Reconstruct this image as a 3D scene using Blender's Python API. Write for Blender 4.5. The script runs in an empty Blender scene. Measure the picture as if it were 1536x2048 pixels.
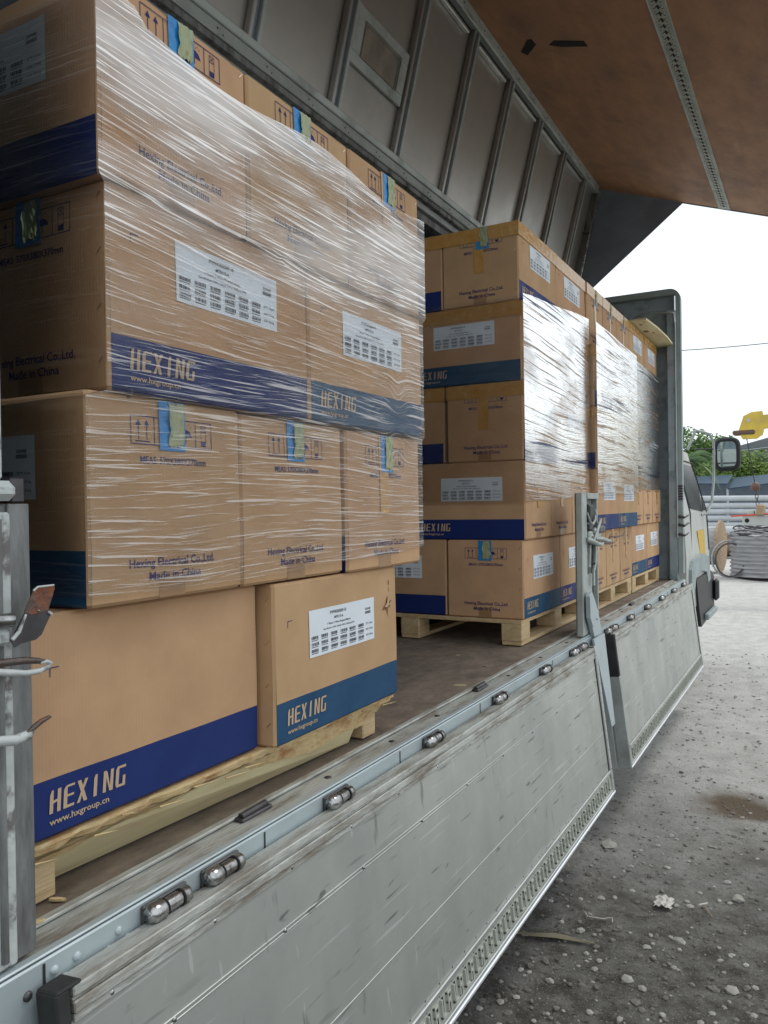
import bpy, math, random
from mathutils import Vector, Matrix, noise
random.seed(7)
C = bpy.context.scene
R = math.radians
CH = 1.70                                   # camera height above the ground
def Z(z): return z + CH

# ------------------------------------------------------------------ camera
cd = bpy.data.cameras.new('camera'); cam = bpy.data.objects.new('camera', cd); C.collection.objects.link(cam)
cd.sensor_fit = 'HORIZONTAL'; cd.sensor_width = 36; cd.lens = 36 * 1583 / 1536
cd.clip_start = .05; cd.clip_end = 3000
yaw, pitch, roll = math.atan2(.483, .875), R(-.4), R(-.86)
f0 = Vector((-math.sin(yaw), math.cos(yaw), 0)); r0 = Vector((math.cos(yaw), math.sin(yaw), 0)); u0 = Vector((0, 0, 1))
f1 = f0 * math.cos(pitch) + u0 * math.sin(pitch); u1 = u0 * math.cos(pitch) - f0 * math.sin(pitch)
r2 = r0 * math.cos(roll) + u1 * math.sin(roll); u2 = -r0 * math.sin(roll) + u1 * math.cos(roll)
M = Matrix((r2, u2, -f1)).transposed().to_4x4(); M.translation = Vector((0, 0, CH))
cam.matrix_world = M
C.camera = cam
C.render.resolution_x, C.render.resolution_y = 768, 1024

# ------------------------------------------------------------------ world, sun, exposure
SUN_EL, SUN_AZ = R(58), R(38)                # azimuth: clockwise from +Y towards +X
w = bpy.data.worlds.new("World"); C.world = w; w.use_nodes = True
nt = w.node_tree; nt.nodes.clear()
out = nt.nodes.new('ShaderNodeOutputWorld'); bg = nt.nodes.new('ShaderNodeBackground')
sky = nt.nodes.new('ShaderNodeTexSky'); sky.sky_type = 'NISHITA'; sky.sun_disc = False
sky.sun_elevation = SUN_EL; sky.sun_rotation = SUN_AZ; sky.air_density = 1.2; sky.dust_density = 3
mx = nt.nodes.new('ShaderNodeMix'); mx.data_type = 'RGBA'
tc = nt.nodes.new('ShaderNodeTexCoord'); ns = nt.nodes.new('ShaderNodeTexNoise'); ns.inputs['Scale'].default_value = 2.2; ns.inputs['Detail'].default_value = 5
mr = nt.nodes.new('ShaderNodeMapRange'); mr.inputs[1].default_value = .3; mr.inputs[2].default_value = .7; mr.inputs[3].default_value = .86; mr.inputs[4].default_value = 1.0
nt.links.new(tc.outputs['Generated'], ns.inputs['Vector']); nt.links.new(ns.outputs['Fac'], mr.inputs[0]); nt.links.new(mr.outputs[0], mx.inputs[0])
nt.links.new(sky.outputs[0], mx.inputs[6]); mx.inputs[7].default_value = (11.6, 12.4, 13.0, 1)      # even bright cloud deck
nt.links.new(mx.outputs[2], bg.inputs[0]); bg.inputs[1].default_value = .10
nt.links.new(bg.outputs[0], out.inputs[0])
sd = bpy.data.lights.new('sun', 'SUN'); sd.energy = 1.2; sd.angle = R(14); sd.color = (1, .96, .9)
sun = bpy.data.objects.new('sun', sd); C.collection.objects.link(sun)
sdir = Vector((math.sin(SUN_AZ) * math.cos(SUN_EL), math.cos(SUN_AZ) * math.cos(SUN_EL), math.sin(SUN_EL)))
sun.rotation_euler = sdir.to_track_quat('Z', 'Y').to_euler()
C.view_settings.view_transform = 'Standard'; C.view_settings.look = 'None'; C.view_settings.gamma = 1
C.view_settings.exposure = 0.0
C.render.engine = 'CYCLES'
C.cycles.max_bounces = 8; C.cycles.transparent_max_bounces = 16; C.cycles.diffuse_bounces = 4

# ------------------------------------------------------------------ materials
MAT = {}
def mat(name, col, rough=.6, metal=0., var=.0, vscale=8, col2=None, bump=0., bscale=60, stretch=(1, 1, 1), thr=(.35, .7), obvar=0., spec=.5, detail=6):
    m = bpy.data.materials.new(name); m.use_nodes = True; n = m.node_tree; b = n.nodes['Principled BSDF']
    b.inputs['Roughness'].default_value = rough; b.inputs['Metallic'].default_value = metal; b.inputs['Specular IOR Level'].default_value = spec
    b.inputs['Base Color'].default_value = (*col, 1)
    t = n.nodes.new('ShaderNodeTexCoord'); mp = n.nodes.new('ShaderNodeMapping'); mp.inputs['Scale'].default_value = stretch
    n.links.new(t.outputs['Object'], mp.inputs[0])
    last = None
    if col2 or var:
        c2 = col2 or tuple(c * (1 - var) for c in col)
        z = n.nodes.new('ShaderNodeTexNoise'); z.inputs['Scale'].default_value = vscale; z.inputs['Detail'].default_value = detail; z.inputs['Roughness'].default_value = .62
        n.links.new(mp.outputs[0], z.inputs['Vector'])
        r = n.nodes.new('ShaderNodeMapRange'); r.inputs[1].default_value = thr[0]; r.inputs[2].default_value = thr[1]
        n.links.new(z.outputs['Fac'], r.inputs[0])
        x = n.nodes.new('ShaderNodeMix'); x.data_type = 'RGBA'; x.inputs[6].default_value = (*col, 1); x.inputs[7].default_value = (*c2, 1)
        n.links.new(r.outputs[0], x.inputs[0]); last = x.outputs[2]
        n.links.new(last, b.inputs['Base Color'])
        rr = n.nodes.new('ShaderNodeMapRange'); rr.inputs[3].default_value = rough; rr.inputs[4].default_value = min(1, rough * 1.35)
        n.links.new(r.outputs[0], rr.inputs[0]); n.links.new(rr.outputs[0], b.inputs['Roughness'])
    if obvar:
        oi = n.nodes.new('ShaderNodeObjectInfo'); h = n.nodes.new('ShaderNodeHueSaturation')
        v = n.nodes.new('ShaderNodeMapRange'); v.inputs[3].default_value = 1 - obvar; v.inputs[4].default_value = 1 + obvar
        s = n.nodes.new('ShaderNodeMath'); s.operation = 'MULTIPLY'; s.inputs[1].default_value = 7.31
        fr = n.nodes.new('ShaderNodeMath'); fr.operation = 'FRACT'; v2 = n.nodes.new('ShaderNodeMapRange'); v2.inputs[3].default_value = .496; v2.inputs[4].default_value = .506
        n.links.new(oi.outputs['Random'], v.inputs[0]); n.links.new(v.outputs[0], h.inputs['Value'])
        n.links.new(oi.outputs['Random'], s.inputs[0]); n.links.new(s.outputs[0], fr.inputs[0]); n.links.new(fr.outputs[0], v2.inputs[0]); n.links.new(v2.outputs[0], h.inputs['Hue'])
        if last: n.links.new(last, h.inputs['Color'])
        else: h.inputs['Color'].default_value = (*col, 1)
        n.links.new(h.outputs[0], b.inputs['Base Color'])
    if bump:
        z2 = n.nodes.new('ShaderNodeTexNoise'); z2.inputs['Scale'].default_value = bscale; z2.inputs['Detail'].default_value = 4
        n.links.new(mp.outputs[0], z2.inputs['Vector'])
        bp = n.nodes.new('ShaderNodeBump'); bp.inputs['Strength'].default_value = bump; bp.inputs['Distance'].default_value = .01
        n.links.new(z2.outputs['Fac'], bp.inputs['Height']); n.links.new(bp.outputs[0], b.inputs['Normal'])
    MAT[name] = m
    return m
mat('cardboard', (.555, .345, .195), .72, var=.17, vscale=6, bump=.06, bscale=25, stretch=(1, 1, 1), obvar=.07, spec=.25)
mat('ink_royal', (.009, .026, .145), .55, var=.15, vscale=9, obvar=.05, spec=.3)
mat('ink_teal', (.012, .072, .155), .55, var=.15, vscale=9, obvar=.05, spec=.3)
mat('ink_navy', (.045, .035, .16), .6, var=.35, vscale=90, spec=.2)
mat('bare_card', (.52, .38, .25), .7, spec=.2)
mat('label_paper', (.74, .79, .84), .5, var=.05, vscale=14)
mat('label_ink', (.09, .10, .12), .6, var=.3, vscale=150)
mat('blue_tape', (.01, .19, .52), .3, col2=(.03, .30, .64), vscale=40, bump=.3, bscale=60)
mat('pale_tape', (.42, .36, .13), .25, col2=(.30, .42, .30), vscale=40, bump=.5, bscale=50, stretch=(1, 1, .25))
mat('brown_tape', (.50, .255, .055), .22, col2=(.56, .33, .11), vscale=20, bump=.35, bscale=30)
mat('clear_tape', (.37, .21, .10), .3, var=.15, vscale=30, bump=.1)
mat('staple_metal', (.75, .6, .45), .25, 1.)
mat('pallet_wood', (.58, .44, .25), .65, col2=(.40, .25, .11), vscale=7, bump=.25, bscale=40, stretch=(3, .6, 6), thr=(.42, .78))
mat('split_wood', (.64, .48, .25), .7, col2=(.38, .17, .06), vscale=9, bump=.35, bscale=30, stretch=(2, 1.2, 2.5), thr=(.50, .70))
mat('cream_wood', (.72, .65, .40), .6, col2=(.55, .44, .25), vscale=5, bump=.1, bscale=40, stretch=(2, .5, 6))
mat('floor_board', (.235, .185, .14), .8, col2=(.12, .095, .075), vscale=9, bump=.35, bscale=35, stretch=(1.6, 1, 1))
mat('wing_plywood', (.42, .215, .10), .55, col2=(.27, .15, .095), vscale=7, bump=.2, bscale=30, stretch=(1.0, .45, 1.0), thr=(.32, .72), detail=14)
mat('wing_aluminium', (.44, .425, .39), .36, .7, var=.22, vscale=2.2, bump=.05, bscale=3)
mat('frame_steel', (.42, .46, .44), .5, .35, col2=(.20, .21, .19), vscale=6, bump=.12, bscale=50, thr=(.45, .85))
mat('dark_sheet', (.27, .32, .39), .7, var=.25, vscale=4)
mat('headboard_steel', (.29, .35, .38), .6, .2, col2=(.16, .19, .20), vscale=9, bump=.2, bscale=60, thr=(.5, .75))
mat('rail_paint', (.42, .49, .51), .42, .25, col2=(.34, .38, .38), vscale=4, thr=(.5, .8), bump=.05, bscale=30)
mat('worn_rail', (.46, .475, .445), .55, .3, col2=(.22, .195, .16), vscale=11, bump=.3, bscale=70, stretch=(2.5, .5, 2), thr=(.44, .66), detail=12)
mat('bare_aluminium', (.60, .62, .60), .33, .7, col2=(.42, .43, .41), vscale=6)
mat('knot_brown', (.22, .10, .04), .8)
mat('bright_lip', (.85, .87, .9), .25, .6)
mat('track_paint', (.46, .48, .43), .5, .3, col2=(.36, .38, .33), vscale=12, bump=.1)
mat('slot_black', (.012, .013, .013), .9)
mat('rubber', (.025, .026, .026), .7, var=.4, vscale=14)
mat('chrome', (.48, .48, .48), .24, 1., col2=(.16, .15, .14), vscale=40, thr=(.42, .66), bump=.1)
mat('dark_steel', (.10, .095, .10), .4, .7, var=.4, vscale=20)
mat('rusty_steel', (.11, .085, .075), .45, .5, col2=(.26, .075, .025), vscale=22, bump=.4, thr=(.48, .66))
mat('peeling_paint', (.50, .53, .52), .6, .1, col2=(.17, .165, .155), vscale=14, bump=.4, bscale=30, thr=(.52, .60), detail=10)
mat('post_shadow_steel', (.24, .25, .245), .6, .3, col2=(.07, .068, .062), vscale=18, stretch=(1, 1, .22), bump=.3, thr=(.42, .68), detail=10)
mat('cab_paint', (.47, .49, .46), .35, 0, var=.12, vscale=5)
mat('cab_glass', (.010, .013, .015), .25, 0, spec=.15)
mat('fender_grey', (.30, .36, .36), .5, var=.2, vscale=6)
mat('black_plastic', (.018, .02, .022), .5)
mat('mirror_glass', (.5, .56, .58), .03, 1.)
mat('crane_yellow', (.70, .50, .05), .5, col2=(.45, .33, .08), vscale=3)
mat('red_paint', (.65, .06, .02), .5)
mat('yellow_plate', (.65, .42, .05), .5, var=.3, vscale=20)
mat('pole_concrete', (.50, .53, .55), .6, var=.2, vscale=1.5)
mat('cable_grey', (.40, .40, .41), .5, .3, col2=(.22, .22, .23), vscale=3, stretch=(1, 1, 12), bump=.5, bscale=10)
mat('drum_wood', (.42, .30, .19), .75, col2=(.24, .18, .12), vscale=6, stretch=(6, 1, 6))
mat('leaf_green', (.10, .20, .035), .6, col2=(.045, .11, .02), vscale=1.2)
mat('leaf_yellow', (.18, .27, .05), .6, col2=(.08, .15, .03), vscale=1.2)
mat('palm_green', (.08, .16, .05), .55, col2=(.04, .09, .03), vscale=1.2)
mat('trunk_brown', (.14, .10, .07), .9)
mat('roof_grey', (.13, .145, .155), .7, var=.15, vscale=1)
mat('awning_blue', (.015, .05, .09), .6)
mat('rock', (.26, .25, .225), .9, col2=(.40, .39, .36), vscale=9, bump=.4, bscale=60)
mat('pebble', (.11, .10, .085), .9, col2=(.20, .19, .17), vscale=20, bump=.3)
mat('rubble_brown', (.17, .12, .09), .9, var=.4, vscale=5, bump=.5, bscale=20)
mat('scrap_white', (.47, .45, .41), .7)
mat('dry_leaf', (.17, .15, .10), .8)
mat('dusty_vent', (.30, .27, .22), .35, .2, col2=(.16, .14, .11), vscale=5, stretch=(2, 2, 1))

def flute():
    n = MAT['cardboard'].node_tree; b = n.nodes['Principled BSDF']; old = b.inputs['Normal'].links[0].from_node
    t = n.nodes.new('ShaderNodeTexCoord'); sp = n.nodes.new('ShaderNodeSeparateXYZ'); n.links.new(t.outputs['Object'], sp.inputs[0])
    a = n.nodes.new('ShaderNodeMath'); a.operation = 'ADD'; n.links.new(sp.outputs[0], a.inputs[0]); n.links.new(sp.outputs[1], a.inputs[1])
    q = n.nodes.new('ShaderNodeMath'); q.operation = 'MULTIPLY'; q.inputs[1].default_value = 900; n.links.new(a.outputs[0], q.inputs[0])
    si = n.nodes.new('ShaderNodeMath'); si.operation = 'SINE'; n.links.new(q.outputs[0], si.inputs[0])
    bp = n.nodes.new('ShaderNodeBump'); bp.inputs['Strength'].default_value = .06; bp.inputs['Distance'].default_value = .002
    n.links.new(si.outputs[0], bp.inputs['Height']); n.links.new(old.outputs[0], bp.inputs['Normal']); n.links.new(bp.outputs[0], b.inputs['Normal'])
flute()
def ply_marks():
    n = MAT['wing_plywood'].node_tree; b = n.nodes['Principled BSDF']; p = b.inputs['Base Color'].links[0].from_socket; t = n.nodes.new('ShaderNodeTexCoord')
    for sc, st, lo, hi, col, fac in ((9, (1, .18, 1), .62, .74, (.52, .33, .20), .5), (24, (.25, 1, 1), .64, .74, (.48, .30, .18), .45), (3.0, (1, 1, 1), .52, .72, (.16, .09, .06), .55), (40, (1, 1, 1), .62, .74, (.12, .07, .045), .5)):
        mp = n.nodes.new('ShaderNodeMapping'); mp.inputs['Scale'].default_value = st; n.links.new(t.outputs['Object'], mp.inputs[0])
        z = n.nodes.new('ShaderNodeTexNoise'); z.inputs['Scale'].default_value = sc; z.inputs['Detail'].default_value = 7; z.inputs['Roughness'].default_value = .65; n.links.new(mp.outputs[0], z.inputs['Vector'])
        r = n.nodes.new('ShaderNodeMapRange'); r.inputs[1].default_value = lo; r.inputs[2].default_value = hi; r.inputs[4].default_value = fac; n.links.new(z.outputs['Fac'], r.inputs[0])
        x = n.nodes.new('ShaderNodeMix'); x.data_type = 'RGBA'; x.inputs[7].default_value = (*col, 1); n.links.new(p, x.inputs[6]); n.links.new(r.outputs[0], x.inputs[0]); p = x.outputs[2]
    n.links.new(p, b.inputs['Base Color'])
ply_marks()
def scuffed(name='scuffed_gate'):
    """brushed, scratched and grimy aluminium plank"""
    m = mat(name, (.50, .515, .485), .40, .6, col2=(.36, .375, .355), vscale=2.5, bump=.05, bscale=4)
    n = m.node_tree; b = n.nodes['Principled BSDF']; base = b.inputs['Base Color'].links[0].from_socket
    t = n.nodes.new('ShaderNodeTexCoord')
    def layer(prev, scale, st, lo, hi, col, fac, rot=(0, 0, 0)):
        mp = n.nodes.new('ShaderNodeMapping'); mp.inputs['Scale'].default_value = st; mp.inputs['Rotation'].default_value = rot
        n.links.new(t.outputs['Object'], mp.inputs[0])
        z = n.nodes.new('ShaderNodeTexNoise'); z.inputs['Scale'].default_value = scale; z.inputs['Detail'].default_value = 3
        n.links.new(mp.outputs[0], z.inputs['Vector'])
        r = n.nodes.new('ShaderNodeMapRange'); r.inputs[1].default_value = lo; r.inputs[2].default_value = hi; r.inputs[4].default_value = fac
        n.links.new(z.outputs['Fac'], r.inputs[0])
        x = n.nodes.new('ShaderNodeMix'); x.data_type = 'RGBA'; x.inputs[7].default_value = (*col, 1)
        n.links.new(prev, x.inputs[6]); n.links.new(r.outputs[0], x.inputs[0]); return x.outputs[2]
    p = layer(base, 20, (1, 1, .25), .68, .76, (.14, .14, .13), .6)
    p = layer(p, 30, (1, .35, 1), .70, .76, (.12, .12, .11), .7, (R(35), 0, 0))
    p = layer(p, 60, (1, .03, 1.2), .66, .70, (.74, .76, .76), .45, (R(-14), 0, 0))
    p = layer(p, 45, (1, .05, 1), .68, .72, (.16, .16, .15), .5, (R(12), 0, 0))
    p = layer(p, 55, (1, .08, 1), .67, .72, (.10, .10, .09), .65, (R(60), 0, 0))
    p = layer(p, 9, (1, .5, 3.5), .64, .78, (.24, .23, .21), .35)
    p = layer(p, 60, (1, 1, .08), .69, .73, (.78, .80, .80), .35)
    p = layer(p, 2.2, (1, 1.6, .5), .50, .75, (.30, .315, .30), .6)
    n.links.new(p, b.inputs['Base Color'])
scuffed()

def film_mat(name, haze, streak, gloss, sc=1.0, seed=0.0, rough=.13, pinch=None, patch=0.):
    """stretch film: thin clear plastic, its crease glints painted in as white streaks"""
    m = bpy.data.materials.new(name); m.use_nodes = True; n = m.node_tree; n.nodes.clear(); L = n.links.new
    def N(t): return n.nodes.new('ShaderNode' + t)
    def op(k, a, b, c=None):
        q = N('Math'); q.operation = k
        for i, v in enumerate((a, b, c)):
            if v is None: continue
            if isinstance(v, (int, float)): q.inputs[i].default_value = v
            else: L(v, q.inputs[i])
        return q.outputs[0]
    def rng(x, lo, hi, a=0., b=1.):
        r = N('MapRange'); r.interpolation_type = 'SMOOTHSTEP'; r.inputs[1].default_value = lo; r.inputs[2].default_value = hi; r.inputs[3].default_value = a; r.inputs[4].default_value = b; L(x, r.inputs[0]); return r.outputs[0]
    o = N('OutputMaterial'); tcn = N('TexCoord'); sp = N('SeparateXYZ'); L(tcn.outputs['Object'], sp.inputs[0])
    s = op('ADD', sp.outputs[0], sp.outputs[1]); z = sp.outputs[2]
    def tex(x, y, det, w, rgh=.55):
        c = N('CombineXYZ'); L(x, c.inputs[0]); L(y, c.inputs[1]); c.inputs[2].default_value = seed + w
        q = N('TexNoise'); q.inputs['Scale'].default_value = 1; q.inputs['Detail'].default_value = det; q.inputs['Roughness'].default_value = rgh; L(c.outputs[0], q.inputs['Vector']); return q.outputs['Fac']
    zz = op('MULTIPLY_ADD', tex(op('MULTIPLY', s, 1.1), op('MULTIPLY', z, 2.2), 1, 40), .075, z)
    if pinch:                                   # creases gathered into one knot
        ps, pz, pw, pk = pinch; d = op('DIVIDE', op('SUBTRACT', s, ps), pw); e_ = op('DIVIDE', op('SUBTRACT', zz, pz), .085); g_ = op('POWER', 2.718, op('MULTIPLY', op('ADD', op('MULTIPLY', d, d), op('MULTIPLY', e_, e_)), -1.0))
        zz = op('ADD', pz, op('MULTIPLY', op('SUBTRACT', zz, pz), op('MULTIPLY_ADD', g_, pk, 1.0)))
    def crease(sx, sz, det, w, tilt): return tex(op('MULTIPLY', s, sx), op('MULTIPLY', op('MULTIPLY_ADD', s, tilt, zz), sz), det, w)
    c1 = crease(3.2 * sc, 190 * sc, 2, 0, .035); c2 = crease(5.5 * sc, 330 * sc, 2, 9, -.03); c3 = crease(1.6 * sc, 95 * sc, 2, 15, .02)
    big = tex(op('MULTIPLY', s, 1.5), op('MULTIPLY', z, 5.), 3, 21)
    st = op('MAXIMUM', op('MAXIMUM', rng(c1, .60, .64), op('MULTIPLY', rng(c2, .59, .65), .7)), op('MULTIPLY', rng(c3, .625, .66), 1.0))
    dens = rng(big, .36, .66)
    upper = op('ADD', rng(z, 1.95, 2.40, .12, 1.0), rng(z, 2.10, 2.45, 0., .9))        # painted haze and streaks grow denser towards the top
    fac = op('ADD', op('MULTIPLY', op('MULTIPLY', dens, upper), haze), op('MULTIPLY', op('MULTIPLY', st, streak), op('MULTIPLY_ADD', op('MULTIPLY', dens, upper), .6, .45)))  # whitish haze and crease glints painted over the clear film
    fac = op('MINIMUM', fac, .93)
    tr = N('BsdfTransparent'); tr.inputs[0].default_value = (.985, .985, .985, 1)
    df = N('BsdfDiffuse'); df.inputs[0].default_value = (.92, .885, .85, 1)
    g0 = N('BsdfGlossy'); g0.inputs['Roughness'].default_value = .42; g0.inputs[0].default_value = (.97, .935, .90, 1)
    dm = N('MixShader'); dm.inputs[0].default_value = .5; L(df.outputs[0], dm.inputs[1]); L(g0.outputs[0], dm.inputs[2])
    m1 = N('MixShader'); L(fac, m1.inputs[0]); L(tr.outputs[0], m1.inputs[1]); L(dm.outputs[0], m1.inputs[2])
    bp = N('Bump'); bp.inputs['Strength'].default_value = 1.0; bp.inputs['Distance'].default_value = .004; L(op('ADD', c1, op('MULTIPLY', c2, .5)), bp.inputs['Height'])
    g = N('BsdfGlossy'); g.inputs['Roughness'].default_value = rough; g.inputs[0].default_value = (1, 1, 1, 1); L(bp.outputs[0], g.inputs['Normal'])
    fr = N('Fresnel'); fr.inputs[0].default_value = 1.5
    gf = op('MULTIPLY', fr.outputs[0], gloss)
    if patch:                                   # gloss cut in streaks and areas, standing in for dark reflections
        gf = op('MULTIPLY', gf, op('MULTIPLY', rng(c1, .37, .42, 1 - patch, 1.), rng(c3, .35, .40, 1 - patch, 1.)))
        gf = op('MULTIPLY', gf, op('MULTIPLY', rng(tex(op('MULTIPLY', s, 2.1), op('MULTIPLY', z, 4.), 3, 60), .38, .55, .55, 1.), rng(z, 1.72, 2.10, .28, 1.)))
    gf = op('MINIMUM', gf, .95)
    m2 = N('MixShader'); L(gf, m2.inputs[0]); L(m1.outputs[0], m2.inputs[1]); L(g.outputs[0], m2.inputs[2])
    L(m2.outputs[0], o.inputs[0]); MAT[name] = m
film_mat('film_near', .30, .80, .55, seed=3., pinch=(.935, 1.98, .045, .9))
film_mat('film_near_end', .04, .10, .9, seed=3.)  # end sides: painted crease glints toned down where sky glare misses them
film_mat('film_far', .06, .35, 4.8, sc=.42, seed=11., rough=.07, patch=.82)
film_mat('film_far_end', .02, .08, .8, seed=11.)  # same film, weaker painted glints on the end sides

def ground_mat():
    m = bpy.data.materials.new('ground'); m.use_nodes = True; n = m.node_tree; b = n.nodes['Principled BSDF']; L = n.links.new
    def N(t): return n.nodes.new('ShaderNode' + t)
    t = N('TexCoord'); b.inputs['Roughness'].default_value = .95; b.inputs['Specular IOR Level'].default_value = .2
    def nz(s, d=8, r=.65):
        z = N('TexNoise'); z.inputs['Scale'].default_value = s; z.inputs['Detail'].default_value = d; z.inputs['Roughness'].default_value = r; L(t.outputs['Object'], z.inputs['Vector']); return z.outputs['Fac']
    def mixc(f, a, c, lo, hi):
        r = N('MapRange'); r.inputs[1].default_value = lo; r.inputs[2].default_value = hi; L(f, r.inputs[0])
        x = N('Mix'); x.data_type = 'RGBA'; L(r.outputs[0], x.inputs[0])
        for i, v in ((6, a), (7, c)):
            if isinstance(v, tuple): x.inputs[i].default_value = (*v, 1)
            else: L(v, x.inputs[i])
        return x.outputs[2]
    sp = N('SeparateXYZ'); L(t.outputs['Object'], sp.inputs[0])
    # paler further along the yard, darker grit close to the truck tail
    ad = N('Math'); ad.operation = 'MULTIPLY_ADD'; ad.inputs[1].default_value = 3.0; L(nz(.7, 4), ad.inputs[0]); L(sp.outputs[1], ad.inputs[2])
    near_tone = mixc(nz(9), (.078, .072, .062), (.19, .185, .17), .38, .60)
    dry = mixc(nz(6), (.60, .59, .56), (.44, .43, .41), .40, .74)  # pale tone for the ground further along the yard
    base = mixc(ad.outputs[0], near_tone, dry, 4.6, 9.0)
    grit = mixc(nz(110, 4), base, (.34, .335, .31), .58, .70)
    vo = N('TexVoronoi'); vo.inputs['Scale'].default_value = 60; L(t.outputs['Object'], vo.inputs['Vector']); vo.inputs['Randomness'].default_value = 1
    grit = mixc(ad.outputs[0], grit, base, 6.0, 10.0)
    gr2 = mixc(vo.outputs['Distance'], (.30, .29, .265), grit, .10, .22)
    grit = mixc(nz(5, 3), gr2, grit, .42, .52)
    patchy = mixc(nz(1.6, 5), grit, (.085, .074, .06), .56, .72)
    dark = mixc(nz(30, 5), patchy, (.055, .048, .038), .58, .68)
    far_flecked = mixc(nz(22, 6), dry, (.20, .19, .17), .60, .72)
    dark = mixc(ad.outputs[0], dark, far_flecked, 5.0, 8.0)
    px = N('Math'); px.operation = 'MULTIPLY_ADD'; px.inputs[1].default_value = 3.2; px.inputs[2].default_value = 1.30; L(sp.outputs[0], px.inputs[0])
    py = N('Math'); py.operation = 'MULTIPLY_ADD'; py.inputs[1].default_value = 3.0; py.inputs[2].default_value = -14.75; L(sp.outputs[1], py.inputs[0])
    cv = N('CombineXYZ'); L(px.outputs[0], cv.inputs[0]); L(py.outputs[0], cv.inputs[1]); ln = N('VectorMath'); ln.operation = 'LENGTH'; L(cv.outputs[0], ln.inputs[0])
    la = N('Math'); la.operation = 'MULTIPLY_ADD'; la.inputs[1].default_value = .9; L(nz(4, 5), la.inputs[0]); L(ln.outputs['Value'], la.inputs[2])
    dark = mixc(la.outputs[0], (.15, .118, .085), dark, .90, 1.40)          # muddy hole
    L(dark, b.inputs['Base Color'])
    bp = N('Bump'); bp.inputs['Strength'].default_value = .9; bp.inputs['Distance'].default_value = .035; L(nz(38, 9, .72), bp.inputs['Height']); L(bp.outputs[0], b.inputs['Normal'])
    MAT['ground'] = m
ground_mat()

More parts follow.
